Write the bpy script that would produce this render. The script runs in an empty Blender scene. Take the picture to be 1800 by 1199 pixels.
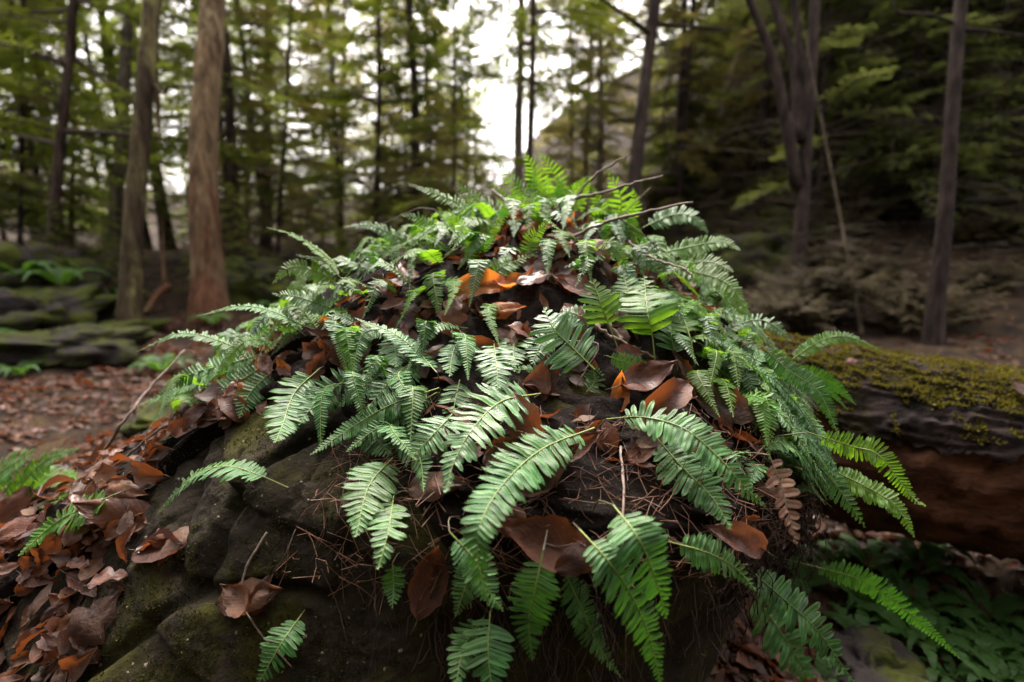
import bpy, math, random
import numpy as np
from mathutils import Vector, Matrix, noise
from mathutils.bvhtree import BVHTree

scene = bpy.context.scene
R = math.radians
rng = random.Random(7)

# ------------------------------------------------------------------ camera
PITCH = R(11.0)
CAM = Vector((0, 0, 1.0))
FPX = 900.0                       # focal length in photo pixels (18 mm on a 36 mm frame)
cam_data = bpy.data.cameras.new('camera')
cam_data.lens = 18.0; cam_data.sensor_width = 36.0
cam_data.clip_start = 0.01; cam_data.clip_end = 1000
cam_data.dof.use_dof = True
cam_data.dof.focus_distance = 0.79
cam_data.dof.aperture_fstop = 2.0
cam = bpy.data.objects.new('camera', cam_data)
scene.collection.objects.link(cam)
cam.location = CAM
cam.rotation_euler = (R(90) - PITCH, 0, 0)
scene.camera = cam

# ------------------------------------------------------------------ sky, sun, exposure
SUN_EL, SUN_AZ = R(57), R(-4)      # the bright part of the overcast sky is ahead of the camera
world = bpy.data.worlds.new('World'); scene.world = world
world.use_nodes = True
wn = world.node_tree.nodes; wl = world.node_tree.links
bg = wn['Background']
sky = wn.new('ShaderNodeTexSky'); sky.sky_type = 'NISHITA'; sky.sun_disc = False
sky.sun_elevation = SUN_EL; sky.sun_rotation = SUN_AZ
sky.air_density = 1.0; sky.dust_density = 5.0; sky.ozone_density = 1.0
hs = wn.new('ShaderNodeHueSaturation'); hs.inputs['Saturation'].default_value = 0.12
wl.new(sky.outputs[0], hs.inputs['Color']); tint = wn.new('ShaderNodeMix'); tint.data_type = 'RGBA'; tint.blend_type = 'MULTIPLY'; tint.inputs[0].default_value = 1.0
tint.inputs[7].default_value = (1.0, .93, .91, 1)      # warm white cloud
wl.new(hs.outputs[0], tint.inputs[6]); wl.new(tint.outputs[2], bg.inputs['Color'])
bg.inputs['Strength'].default_value = 0.15
sd = bpy.data.lights.new('sun', 'SUN'); sd.energy = 1.5; sd.angle = R(22); sd.color = (1.0, 0.92, 0.80)
sun = bpy.data.objects.new('sun', sd); scene.collection.objects.link(sun)
_d = Vector((math.sin(SUN_AZ) * math.cos(SUN_EL), math.cos(SUN_AZ) * math.cos(SUN_EL), math.sin(SUN_EL)))
sun.rotation_euler = _d.to_track_quat('Z', 'Y').to_euler()
sun.location = (0, 0, 20)
vs = scene.view_settings
vs.view_transform = 'Standard'; vs.look = 'None'; vs.exposure = 2.5; vs.gamma = 1.0; vs.use_curve_mapping = False
scene.render.engine = 'CYCLES'
cy = scene.cycles
cy.use_denoising = True
cy.max_bounces = 5; cy.diffuse_bounces = 3; cy.glossy_bounces = 1; cy.transmission_bounces = 3
cy.transparent_max_bounces = 4; cy.caustics_reflective = False; cy.caustics_refractive = False
cy.sample_clamp_indirect = 6.0; cy.sample_clamp_direct = 0

COL = scene.collection

# ------------------------------------------------------------------ helpers
def ray(px, py):
    v = Vector(((px - 900) / FPX, 1.0, -(py - 599.5) / FPX))
    return Vector((v.x, math.cos(PITCH) * v.y + math.sin(PITCH) * v.z, -math.sin(PITCH) * v.y + math.cos(PITCH) * v.z))
def at(px, py, d):
    return CAM + ray(px, py) * d

def mesh_obj(name, V, F, mats, parent=None, uv=None, smooth=True, midx=None, link=True):
    V = np.asarray(V, dtype=np.float32); F = np.asarray(F, dtype=np.int32)
    me = bpy.data.meshes.new(name)
    k = F.shape[1]
    me.vertices.add(len(V)); me.vertices.foreach_set('co', V.ravel())
    me.loops.add(F.size); me.loops.foreach_set('vertex_index', F.ravel())
    me.polygons.add(len(F))
    me.polygons.foreach_set('loop_start', np.arange(0, F.size, k, dtype=np.int32))
    me.polygons.foreach_set('loop_total', np.full(len(F), k, dtype=np.int32))
    if smooth: me.polygons.foreach_set('use_smooth', np.ones(len(F), dtype=bool))
    for m in (mats if isinstance(mats, (list, tuple)) else [mats]): me.materials.append(m)
    if midx is not None: me.polygons.foreach_set('material_index', np.asarray(midx, dtype=np.int32))
    if uv is not None:
        ul = me.uv_layers.new(name='UVMap')
        ul.data.foreach_set('uv', np.asarray(uv, dtype=np.float32)[F.ravel()].ravel())
    me.update(calc_edges=True)
    return new_obj(name, me, parent)
def new_obj(name, data, parent=None):
    o = bpy.data.objects.new(name, data); COL.objects.link(o)
    if parent is not None: o.parent = parent
    return o
def tag(o, label=None, cat=None, group=None, kind=None):
    if label: o['label'] = label
    if cat: o['category'] = cat
    if group: o['group'] = group
    if kind: o['kind'] = kind
    return o

class MB:
    """collects quads"""
    def __init__(s): s.V = []; s.F = []; s.U = []; s.M = []; s.n = 0
    def add(s, V, F, U=None, m=0):
        V = np.asarray(V, dtype=np.float32); F = np.asarray(F, dtype=np.int32)
        s.V.append(V); s.F.append(F + s.n); s.n += len(V)
        s.U.append(np.zeros((len(V), 2), np.float32) if U is None else np.asarray(U, np.float32))
        s.M.append(np.full(len(F), m, np.int32))
    def build(s, name, mats, parent=None, smooth=True):
        return mesh_obj(name, np.concatenate(s.V), np.concatenate(s.F), mats, parent, np.concatenate(s.U), smooth, np.concatenate(s.M))

def grid_faces(nu, nv, wrap=False):
    i = np.arange(nu - 1)[:, None]; j = np.arange(nv if wrap else nv - 1)[None, :]
    a = i * nv + j; b = i * nv + (j + 1) % nv; c = (i + 1) * nv + (j + 1) % nv; d = (i + 1) * nv + j
    return np.stack([a, b, c, d], -1).reshape(-1, 4)

def tube(P, rad, seg=6, cap=True):
    P = np.asarray(P, float); n = len(P); rad = np.broadcast_to(np.asarray(rad, float), (n,))
    T = np.gradient(P, axis=0); T /= np.linalg.norm(T, axis=1)[:, None] + 1e-9
    ref = np.array([0, 0, 1.]) if abs(T[0][2]) < .9 else np.array([1., 0, 0])
    A = np.cross(T, ref); A /= np.linalg.norm(A, axis=1)[:, None] + 1e-9
    B = np.cross(T, A)
    th = np.linspace(0, 2 * math.pi, seg, endpoint=False)
    V = P[:, None, :] + rad[:, None, None] * (np.cos(th)[None, :, None] * A[:, None, :] + np.sin(th)[None, :, None] * B[:, None, :])
    V = V.reshape(-1, 3); F = grid_faces(n, seg, True)
    if cap:
        # close both ends with degenerate-free fans of quads
        V = np.vstack([V, P[0], P[-1]]); a = len(V) - 2; b = len(V) - 1; base = (n - 1) * seg
        caps = []
        for k in range(0, seg - seg % 2, 2):
            caps.append([a, (k + 2) % seg, k + 1, k]); caps.append([b, base + k, base + k + 1, base + (k + 2) % seg])
        F = np.vstack([F, caps])
    return V, F

def crom(P, n):
    P = np.asarray(P, float)
    if len(P) == 2:
        t = np.linspace(0, 1, n)[:, None]; return P[0] * (1 - t) + P[1] * t
    Q = np.vstack([2 * P[0] - P[1], P, 2 * P[-1] - P[-2]])
    out = []
    seglen = np.linalg.norm(np.diff(P, axis=0), axis=1); cum = np.concatenate([[0], np.cumsum(seglen)])
    for s in np.linspace(0, cum[-1], n):
        i = min(len(P) - 2, max(0, int(np.searchsorted(cum, s, side='right') - 1)))
        t = (s - cum[i]) / max(seglen[i], 1e-9)
        p0, p1, p2, p3 = Q[i:i + 4]
        out.append(.5 * ((2 * p1) + (-p0 + p2) * t + (2 * p0 - 5 * p1 + 4 * p2 - p3) * t * t + (-p0 + 3 * p1 - 3 * p2 + p3) * t ** 3))
    return np.array(out)

def fbm(x, y, z, o=4, s=1.0):
    return noise.fractal(Vector((x * s, y * s, z * s)), 1.0, 2.0, o)

def unit(v):
    v = np.asarray(v, float); return v / (np.linalg.norm(v) + 1e-12)

# ------------------------------------------------------------------ materials
def mat(name):
    m = bpy.data.materials.new(name); m.use_nodes = True
    nt = m.node_tree; nt.nodes.clear()
    out = nt.nodes.new('ShaderNodeOutputMaterial')
    return m, nt, out
def N(nt, t, **kw):
    n = nt.nodes.new(t)
    for k, v in kw.items():
        if k in n.inputs: n.inputs[k].default_value = v
        else: setattr(n, k, v)
    return n
def ramp(nt, fac, stops):
    r = nt.nodes.new('ShaderNodeValToRGB'); e = r.color_ramp.elements
    while len(e) < len(stops): e.new(0.5)
    for el, (p, c) in zip(e, stops): el.position = p; el.color = (*c, 1)
    nt.links.new(fac, r.inputs[0]); return r.outputs[0]
def mixc(nt, fac, a, b, mode='MIX'):
    n = nt.nodes.new('ShaderNodeMix'); n.data_type = 'RGBA'; n.blend_type = mode
    for sock, v in ((n.inputs[0], fac), (n.inputs[6], a), (n.inputs[7], b)):
        if isinstance(v, bpy.types.NodeSocket): nt.links.new(v, sock)
        elif isinstance(v, (int, float)): sock.default_value = v
        else: sock.default_value = (*v, 1)
    return n.outputs[2]
def math_n(nt, op, a, b=None):
    n = nt.nodes.new('ShaderNodeMath'); n.operation = op
    for i, v in enumerate((a, b)):
        if v is None: continue
        if isinstance(v, bpy.types.NodeSocket): nt.links.new(v, n.inputs[i])
        else: n.inputs[i].default_value = v
    return n.outputs[0]
def coords(nt, kind='Object', scale=(1, 1, 1)):
    tc = nt.nodes.new('ShaderNodeTexCoord'); mp = nt.nodes.new('ShaderNodeMapping')
    mp.inputs['Scale'].default_value = scale
    nt.links.new(tc.outputs[kind], mp.inputs[0]); return mp.outputs[0]
def noise_n(nt, vec, scale, detail=5, rough=.55, out=0):
    n = N(nt, 'ShaderNodeTexNoise', Scale=scale, Detail=detail, Roughness=rough)
    if vec is not None: nt.links.new(vec, n.inputs['Vector'])
    return n.outputs[out]
def bump(nt, h, strength=.5, dist=.01, prev=None):
    b = N(nt, 'ShaderNodeBump', Strength=strength, Distance=dist)
    nt.links.new(h, b.inputs['Height'])
    if prev is not None: nt.links.new(prev, b.inputs['Normal'])
    return b.outputs[0]
def principled(nt, out, col, rough=.7, normal=None, spec=.5, transl=None, tfac=.3):
    p = nt.nodes.new('ShaderNodeBsdfPrincipled')
    if isinstance(col, bpy.types.NodeSocket): nt.links.new(col, p.inputs['Base Color'])
    else: p.inputs['Base Color'].default_value = (*col, 1)
    if isinstance(rough, bpy.types.NodeSocket): nt.links.new(rough, p.inputs['Roughness'])
    else: p.inputs['Roughness'].default_value = rough
    p.inputs['Specular IOR Level'].default_value = spec
    if normal is not None: nt.links.new(normal, p.inputs['Normal'])
    if transl is None:
        nt.links.new(p.outputs[0], out.inputs[0]); return p
    t = nt.nodes.new('ShaderNodeBsdfTranslucent')
    if isinstance(transl, bpy.types.NodeSocket): nt.links.new(transl, t.inputs[0])
    else: t.inputs[0].default_value = (*transl, 1)
    mx = nt.nodes.new('ShaderNodeMixShader'); mx.inputs[0].default_value = tfac
    nt.links.new(p.outputs[0], mx.inputs[1]); nt.links.new(t.outputs[0], mx.inputs[2])
    nt.links.new(mx.outputs[0], out.inputs[0]); return p

def frond_mat(name, base, dark, trans, rough=.38, tfac=.32, spec=.33):
    m, nt, out = mat(name)
    tc = nt.nodes.new('ShaderNodeTexCoord'); sep = nt.nodes.new('ShaderNodeSeparateXYZ')
    nt.links.new(tc.outputs['UV'], sep.inputs[0])
    u, v = sep.outputs[0], sep.outputs[1]
    av = math_n(nt, 'ABSOLUTE', math_n(nt, 'SUBTRACT', v, .5))
    geo = nt.nodes.new('ShaderNodeNewGeometry')
    nz = noise_n(nt, geo.outputs['Position'], 60, 3)
    nz2 = noise_n(nt, geo.outputs['Position'], 9, 2)
    # darker vein line, paler margins; leaflets vary slightly
    vein = ramp(nt, av, [(0.0, dark), (.06, dark), (.16, base), (.5, tuple(min(1, c * 1.25) for c in base))])
    oi = nt.nodes.new('ShaderNodeObjectInfo')
    c1 = mixc(nt, ramp(nt, nz, [(.35, (0, 0, 0)), (.7, (.55, .55, .55))]), vein, tuple(c * .55 for c in base))
    hsv = nt.nodes.new('ShaderNodeHueSaturation')
    nt.links.new(c1, hsv.inputs['Color'])
    nt.links.new(math_n(nt, 'ADD', math_n(nt, 'MULTIPLY', nz2, .10), .45), hsv.inputs['Hue'])
    nt.links.new(math_n(nt, 'ADD', math_n(nt, 'MULTIPLY', oi.outputs['Random'], .6), .7), hsv.inputs['Value'])
    # side veins raise the blade between them
    w = math_n(nt, 'SINE', math_n(nt, 'MULTIPLY', math_n(nt, 'ADD', u, math_n(nt, 'MULTIPLY', av, -.35)), 55))
    b1 = bump(nt, w, .25, .0006)
    b2 = bump(nt, math_n(nt, 'MULTIPLY', av, 1.0), .5, .004, b1)
    b3 = bump(nt, nz, .35, .0012, b2)
    rr = math_n(nt, 'ADD', math_n(nt, 'MULTIPLY', nz2, .25), rough - .1)
    principled(nt, out, hsv.outputs[0], rr, b3, spec, trans, tfac)
    return m
M = {}
M['frond'] = frond_mat('polypody_green', (.048, .128, .025), (.015, .055, .012), (.10, .32, .015), .44, .17)
M['frond_bright'] = frond_mat('polypody_backlit', (.065, .155, .014), (.034, .088, .008), (.20, .40, .015), .44, .42)  # brighter copy of the green: backlight through the fronds put into the colour
M['frond_pale'] = frond_mat('polypody_pale_sheen', (.066, .158, .042), (.026, .082, .020), (.14, .34, .025), .42, .18, .48)  # paler copy of the green: sky sheen on the fronds put into the colour
M['frond_brown'] = frond_mat('withered_fern', (.15, .08, .055), (.07, .035, .022), (.2, .09, .035), .6, .2)
def plain(name, col, rough=.7, var=.25, scale=30, bmp=.3, bd=.002, spec=.4, transl=None, tfac=.3):
    m, nt, out = mat(name)
    geo = nt.nodes.new('ShaderNodeNewGeometry')
    nz = noise_n(nt, geo.outputs['Position'], scale, 5)
    c = ramp(nt, nz, [(.3, tuple(x * (1 - var) for x in col)), (.7, tuple(min(1, x * (1 + var)) for x in col))])
    principled(nt, out, c, rough, bump(nt, nz, bmp, bd), spec, transl, tfac)
    return m
M['stem'] = plain('fern_stem', (.15, .19, .04), .5)
M['stem_dark'] = plain('fern_stem_dark', (.05, .045, .02), .5)
M['twig'] = plain('grey_twig', (.15, .105, .085), .7, .5, 90, .8, .003)
M['twig_dark'] = plain('dark_twig', (.055, .035, .027), .7, .5, 90, .8, .003)
M['twig_dead'] = plain('dead_hemlock_twig', (.10, .08, .055), .8, .4, 3, 0)
M['needle'] = plain('dry_needles', (.12, .055, .03), .6)
M['root'] = plain('root_fibre', (.045, .025, .018), .8)

def leaf_mat(name, stops, trans, rough=.42, tfac=.25):
    m, nt, out = mat(name)
    tc = nt.nodes.new('ShaderNodeTexCoord'); sep = nt.nodes.new('ShaderNodeSeparateXYZ')
    nt.links.new(tc.outputs['UV'], sep.inputs[0]); u, v = sep.outputs[0], sep.outputs[1]
    oi = nt.nodes.new('ShaderNodeObjectInfo')
    geo = nt.nodes.new('ShaderNodeNewGeometry')
    av = math_n(nt, 'ABSOLUTE', math_n(nt, 'SUBTRACT', v, .5))
    n1 = noise_n(nt, geo.outputs['Position'], 40, 5, .6); n2 = noise_n(nt, geo.outputs['Position'], 160, 3)
    r = math_n(nt, 'FRACT', math_n(nt, 'ADD', oi.outputs['Random'], math_n(nt, 'MULTIPLY', geo.outputs['Random Per Island'], 7.31)))
    base = ramp(nt, r, stops)
    blot = ramp(nt, n1, [(.32, (.35, .30, .32)), (.5, (.95, .95, .95)), (.7, (1.3, 1.25, 1.2))])
    c = mixc(nt, 1.0, base, blot, 'MULTIPLY')
    # side veins, herringbone
    ph = math_n(nt, 'MULTIPLY', math_n(nt, 'SUBTRACT', u, math_n(nt, 'MULTIPLY', av, .55)), 38)
    w = math_n(nt, 'POWER', math_n(nt, 'ABSOLUTE', math_n(nt, 'SINE', ph)), 4)
    mid = math_n(nt, 'LESS_THAN', av, .022)
    vv = math_n(nt, 'MAXIMUM', math_n(nt, 'MULTIPLY', w, .5), mid)
    c = mixc(nt, math_n(nt, 'MULTIPLY', vv, .25), c, (.14, .065, .04))
    b1 = bump(nt, w, .22, .0008); b2 = bump(nt, n2, .5, .0015, b1); b3 = bump(nt, n1, .5, .004, b2)
    rr = math_n(nt, 'ADD', math_n(nt, 'MULTIPLY', n1, .35), rough - .15)
    principled(nt, out, c, rr, b3, .28, trans, tfac)
    return m
M['leaf'] = leaf_mat('dead_leaf_brown', [(0, (.018, .008, .006)), (.2, (.055, .018, .009)), (.4, (.095, .034, .016)), (.55, (.030, .013, .009)), (.72, (.055, .030, .019)), (.86, (.115, .052, .026)), (1, (.10, .056, .034))], (.26, .07, .018), .56, .22)
M['leaf_orange'] = leaf_mat('dead_leaf_orange', [(0, (.28, .09, .02)), (1, (.34, .12, .025))], (.75, .22, .03), .5, .45)
M['leaf_pink'] = leaf_mat('dead_leaf_pale', [(0, (.14, .066, .050)), (1, (.10, .043, .029))], (.3, .1, .04), .30, .15)

def rock_mat(name, col, moss, mossamt=.5, mscale=6):
    m, nt, out = mat(name)
    geo = nt.nodes.new('ShaderNodeNewGeometry'); P = geo.outputs['Position']
    a = noise_n(nt, P, 5, 6, .6); b = noise_n(nt, P, 60, 4, .6); g = noise_n(nt, P, 260, 2)
    c = ramp(nt, a, [(.3, tuple(x * .45 for x in col)), (.55, col), (.75, tuple(min(1, x * 1.6) for x in col))])
    c = mixc(nt, ramp(nt, b, [(.45, (0, 0, 0)), (.7, (.7, .7, .7))]), c, tuple(x * .4 for x in col))
    c = mixc(nt, ramp(nt, g, [(.66, (0, 0, 0)), (.72, (.6, .6, .6))]), c, (.10, .09, .075))
    mm = noise_n(nt, P, mscale, 8, .7)
    mk = ramp(nt, mm, [(.62 - mossamt * .3, (0, 0, 0)), (.74 - mossamt * .3, (1, 1, 1))])
    c = mixc(nt, mk, c, mixc(nt, b, tuple(x * .5 for x in moss), tuple(x * 1.5 for x in moss)))
    bb = bump(nt, a, .7, .03); bb = bump(nt, b, .8, .006, bb); bb = bump(nt, g, .6, .0015, bb)
    principled(nt, out, c, .95, bb, .12)
    return m
M['rock'] = rock_mat('mossy_sandstone', (.022, .0168, .0108), (.034, .032, .006), .45)
M['rock_far'] = rock_mat('dark_boulder', (.030, .025, .024), (.042, .050, .008), .62, 3)
M['soil'] = rock_mat('humus', (.007, .0045, .0035), (.012, .007, .0045), .4)
M['ground'] = rock_mat('forest_floor', (.024, .015, .010), (.040, .026, .012), .5, 5)
M['hill'] = rock_mat('hillside_litter', (.055, .043, .033), (.05, .045, .016), .5, 1.2)

def bark_mat(name, c0, c1, lich, lamt=.3, stretch=8, patch=None, pz=None, lying=False):
    m, nt, out = mat(name)
    v = coords(nt, 'Object', (1 / stretch, 1, 1) if lying else (1, 1, 1 / stretch))
    a = noise_n(nt, v, 22, 6, .65); v2 = coords(nt, 'Object', (1, 1, .5)); l = noise_n(nt, v2, 3.0, 7, .7)
    a2 = noise_n(nt, coords(nt, 'Object', (1 / 3, 1, 1) if lying else (1, 1, 1 / 3)), 9, 4, .6)
    c = mixc(nt, .8, ramp(nt, a, [(.35, c0), (.62, c1)]), ramp(nt, a2, [(.36, (.35, .33, .32)), (.62, (1.35, 1.3, 1.25))]), 'MULTIPLY')
    c = mixc(nt, ramp(nt, l, [(.66 - lamt * .3, (0, 0, 0)), (.76 - lamt * .3, (1, 1, 1))]), c, lich)
    if patch:
        pn = noise_n(nt, coords(nt, 'Object', (1, 1, .22)), 3.2, 5, .6)
        if pz is not None:      # the bark is gone on the lower trunk, in a ragged outline
            tcz = nt.nodes.new('ShaderNodeTexCoord'); sz_ = nt.nodes.new('ShaderNodeSeparateXYZ'); nt.links.new(tcz.outputs['Object'], sz_.inputs[0])
            pn = math_n(nt, 'ADD', math_n(nt, 'MULTIPLY', math_n(nt, 'SUBTRACT', pn, .5), 1.3), math_n(nt, 'SUBTRACT', .62, math_n(nt, 'MULTIPLY', sz_.outputs[2], .12 * 2.2 / pz)))
        c = mixc(nt, ramp(nt, pn, [(.46, (0, 0, 0)), (.60, (1, 1, 1))]), c, ramp(nt, a, [(.30, tuple(x * .25 for x in patch)), (.52, patch), (.70, tuple(min(1, x * 1.7) for x in patch))]))
    principled(nt, out, c, .9, bump(nt, a, 1.0, .02), .12)
    return m
M['bark_brown'] = bark_mat('bark_brown', (.020, .014, .012), (.06, .041, .032), (.06, .05, .03), .2)
M['bark_dark'] = bark_mat('bark_dark', (.016, .012, .011), (.045, .033, .028), (.05, .043, .034), .2)
M['bark_lichen'] = bark_mat('bark_lichen', (.035, .027, .015), (.11, .088, .046), (.20, .185, .075), .5, 6, (.04, .028, .018))
M['bark_red'] = bark_mat('bark_stripped', (.07, .045, .025), (.20, .145, .085), (.27, .21, .12), .34, 10, (.105, .050, .028), 2.6)
M['bark_grey'] = bark_mat('bark_grey', (.06, .05, .043), (.15, .125, .10), (.13, .13, .07), .3)
M['bark_pale'] = bark_mat('bark_pale', (.07, .055, .04), (.16, .13, .09), (.13, .12, .06), .3)
M['wood'] = bark_mat('rotten_wood', (.026, .012, .008), (.11, .050, .029), (.06, .028, .017), .4, 9, lying=True)
M['logbark'] = bark_mat('log_bark', (.006, .0045, .0045), (.034, .024, .022), (.03, .027, .010), .3, 5, lying=True)
M['moss'] = plain('moss', (.080, .066, .010), .9, .75, 16, .6, .004, .2, (.16, .14, .012), .25)
M['hemlock'] = plain('hemlock_needles', (.062, .086, .018), .55, .45, .8, 0, .001, .3, (.27, .33, .035), .5)
M['hemlock_brown'] = plain('thin_hemlock', (.10, .088, .032), .6, .35, .8, 0, .001, .3, (.30, .26, .06), .48)
M['hemlock_dark'] = plain('dark_hemlock', (.062, .074, .024), .6, .45, .7, 0, .001, .3, (.20, .23, .05), .45)
M['beech'] = plain('russet_foliage', (.085, .068, .036), .6, .5, 1.0, 0, .001, .3, (.17, .14, .055), .38)
M['groundfern'] = plain('ground_fern', (.045, .11, .022), .55, .4, 6, 0, .001, .4, (.16, .34, .03), .4)

# ------------------------------------------------------------------ terrain
def sst(a, b, x):
    t = min(1, max(0, (x - a) / (b - a))); return t * t * (3 - 2 * t)
def terrain(x, y):
    r = math.hypot(x, y)
    h = 10.5 * sst(0, 11, x - 1.2 + .10 * (y - 8)) * sst(3.5, 16, y)
    h += .9 * sst(3, 16, r) * (1 if y > -4 else .6) * (1 - .4 * sst(-1, 1.5, x))
    h += .10 * noise.noise(Vector((x * 1.1, y * 1.1, 0))) + .04 * noise.noise(Vector((x * 4, y * 4, 0))) + .25 * sst(4, 12, r) * noise.noise(Vector((x * .35, y * .35, 3)))
    h += 5.0 * sst(18, 70, r) * (1 if y > 0 else .5)
    h -= .12 * math.exp(-((x - 1.1) ** 2 + (y - 1.1) ** 2) / .35)
    if h > .8 and x > 0: h += .35 * noise.noise(Vector((x * .8, y * .8, h * 1.2))) * sst(.8, 2, h)
    return h
def warp(n, lim):
    t = np.linspace(-1, 1, n); return np.sign(t) * (np.abs(t) * 3 + (lim - 3) * np.abs(t) ** 4)
gx = warp(150, 160); gy = warp(150, 160) + 1.0
GV = [(x, y, terrain(x, y)) for x in gx for y in gy]
ground = mesh_obj('ground', GV, grid_faces(150, 150)[:, ::-1], M['ground'])
tag(ground, 'brown forest floor of fallen leaves and soil rising to a hillside', 'ground', kind='structure')

# ------------------------------------------------------------------ boulder and its soil cap
AX = (0.06, 1.30)
PROF = {
 270: [(0, 1.05), (.25, .93), (.5, .77), (.64, .675), (.70, .59), (.66, .46), (.62, .25), (.62, 0), (.62, -.3)],
 250: [(0, 1.05), (.25, .94), (.48, .80), (.63, .69), (.71, .59), (.75, .47), (.82, .25), (.88, 0), (.92, -.3)],
 225: [(0, 1.05), (.25, .95), (.45, .85), (.6, .745), (.75, .62), (.9, .45), (1.08, .2), (1.22, 0), (1.3, -.3)],
 200: [(0, 1.05), (.28, .96), (.5, .85), (.66, .73), (.85, .58), (1.05, .43), (1.3, .22), (1.6, .02), (1.9, -.3)],
 180: [(0, 1.05), (.3, .97), (.5, .86), (.7, .71), (.95, .54), (1.2, .40), (1.5, .22), (1.9, .02), (2.2, -.3)],
 150: [(0, 1.05), (.3, .96), (.5, .84), (.7, .66), (.9, .48), (1.1, .33), (1.35, .18), (1.7, .03), (1.9, -.3)],
 90: [(0, 1.05), (.2, 1.0), (.4, .9), (.55, .78), (.7, .6), (.8, .4), (.9, .2), (1, 0), (1, -.3)],
 0: [(0, 1.05), (.18, 1.0), (.35, .89), (.48, .77), (.58, .63), (.6, .5), (.55, .3), (.5, 0), (.5, -.3)],
 315: [(0, 1.05), (.25, .94), (.45, .79), (.57, .66), (.62, .57), (.6, .45), (.55, .25), (.5, 0), (.5, -.3)],
 335: [(0, 1.05), (.22, .96), (.42, .81), (.53, .69), (.6, .58), (.6, .46), (.55, .27), (.5, 0), (.5, -.3)],
}
AZ = sorted(PROF); PA = np.array([PROF[a] for a in AZ], float)
def prof(az, k):            # az degrees, k 0..8 -> r, z
    az %= 360
    i = max(j for j in range(len(AZ)) if AZ[j] <= az) if az >= AZ[0] else len(AZ) - 1
    a0, a1 = AZ[i], AZ[(i + 1) % len(AZ)]
    if a1 <= a0: a1 += 360
    t = (az - a0) / (a1 - a0); t = t * t * (3 - 2 * t)
    C = PA[i] * (1 - t) + PA[(i + 1) % len(AZ)] * t
    j = min(7, int(k)); f = k - j
    p0 = C[max(0, j - 1)]; p1 = C[j]; p2 = C[j + 1]; p3 = C[min(8, j + 2)]
    return .5 * (2 * p1 + (p2 - p0) * f + (2 * p0 - 5 * p1 + 4 * p2 - p3) * f * f + (3 * p1 - p0 - 3 * p2 + p3) * f ** 3)
def soil_edge(az):          # how far down the soil cap reaches (index along the profile)
    pts = [(0, 4.6), (150, 8), (195, 8), (206, 7.0), (214, 3.6), (228, 2.7), (245, 3.0), (258, 3.9), (290, 4.35), (330, 4.8), (360, 4.6)]
    for (a, v), (b, w) in zip(pts, pts[1:]):
        if a <= az <= b: return v + (w - v) * (az - a) / (b - a)
    return 4
def mound_point(az, k, off=0, rough=.03, seed=0):
    r, z = prof(az, k); c, s = math.cos(R(az)), math.sin(R(az))
    x, y = AX[0] + r * c, AX[1] + r * s
    d = rough * fbm(x + seed, y, z, 5, 4.0) + off
    # push roughly outward (radial + up)
    w = min(1, k / 4.5)
    return (x + d * c * w, y + d * s * w, z + d * (1 - .6 * w))
azs = np.concatenate([np.arange(0, 200, 2.0), np.arange(200, 270, .4), np.arange(270, 360, 1.2)])
nA, nK = len(azs), 240
ks = np.concatenate([np.linspace(0, 2.4, 30, endpoint=False), np.linspace(2.4, 6.0, 190, endpoint=False), np.linspace(6.0, 8, 20)])
def crack(az, k):
    # two joints running down the bare face
    c1 = abs(az - (236 - (k - 3.2) * 5.5 + 3 * math.sin(k * 3))); c2 = abs(k - 4.55 - .25 * math.sin(az * .2) - (az - 232) * .03)
    v = 0
    if 2.6 < k < 5.6: v -= .020 * math.exp(-(c1 / .9) ** 2)
    if 215 < az < 245: v -= .022 * math.exp(-(c2 / .07) ** 2) - .012 * sst(.0, .3, 4.55 - k + (az - 232) * .03) * sst(0, .5, k - 3.4)
    return v
def rock_relief(a, k):
    w = sst(2.4, 3.2, k)
    if w <= 0: return 0
    r_, z_ = prof(a, k); x, y = r_ * math.cos(R(a)), r_ * math.sin(R(a))
    v = Vector((x, y, z_))
    bed = z_ * 1.0 + .35 * x + .05 * noise.noise(v * 4)                       # tilted bedding: broken steps
    f = (bed * 4.3) % 1.0; step = .014 * (sst(.0, .10, f) - f)
    pit = -.010 * max(0, noise.noise(v * 26) - .25) - .006 * max(0, noise.noise(v * 60 + Vector((3, 1, 7))) - .2)
    crk = -.010 * max(0, 1 - abs(noise.noise(v * 6 + Vector((9, 2, 4)))) * 22) * sst(-.1, .25, noise.noise(v * 3))
    return w * (step + pit + crk + .006 * noise.fractal(v * 18, .8, 2, 4))
BV = [mound_point(a, k, -.012 + crack(a, k) + rock_relief(a, k), .010) for k in ks for a in azs]
boulder = mesh_obj('boulder', BV, grid_faces(nK, nA, True), M['rock'])
tag(boulder, 'big dark mossy boulder under the cap of ferns and leaves', 'boulder')
SV, SF, idx = [], [], {}
sk = np.linspace(0, 1, 90)
for i, t in enumerate(sk):
    for a in azs:
        e = soil_edge(a) + .35 * noise.noise(Vector((math.cos(R(a)) * 9, math.sin(R(a)) * 9, 5)))
        e = min(8, e)
        off = .014 * (1 - sst(.93, 1.0, t)) + .02 * noise.noise(Vector((a * .15, t * 30, 9))) * (1 - sst(.9, 1, t)) - .02 * sst(.97, 1, t)
        SV.append(mound_point(a, t * e, off, .04))
soil = mesh_obj('soil', SV, grid_faces(90, nA, True), M['soil'])
tag(soil, 'dark crumbly humus lying over the boulder and the bank beside it', 'soil', kind='structure')
bvh_soil = BVHTree.FromPolygons([Vector(v) for v in SV], [tuple(f) for f in grid_faces(90, nA, True)])
bvh_rock = BVHTree.FromPolygons([Vector(v) for v in BV], [tuple(f) for f in grid_faces(nK, nA, True)])
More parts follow.
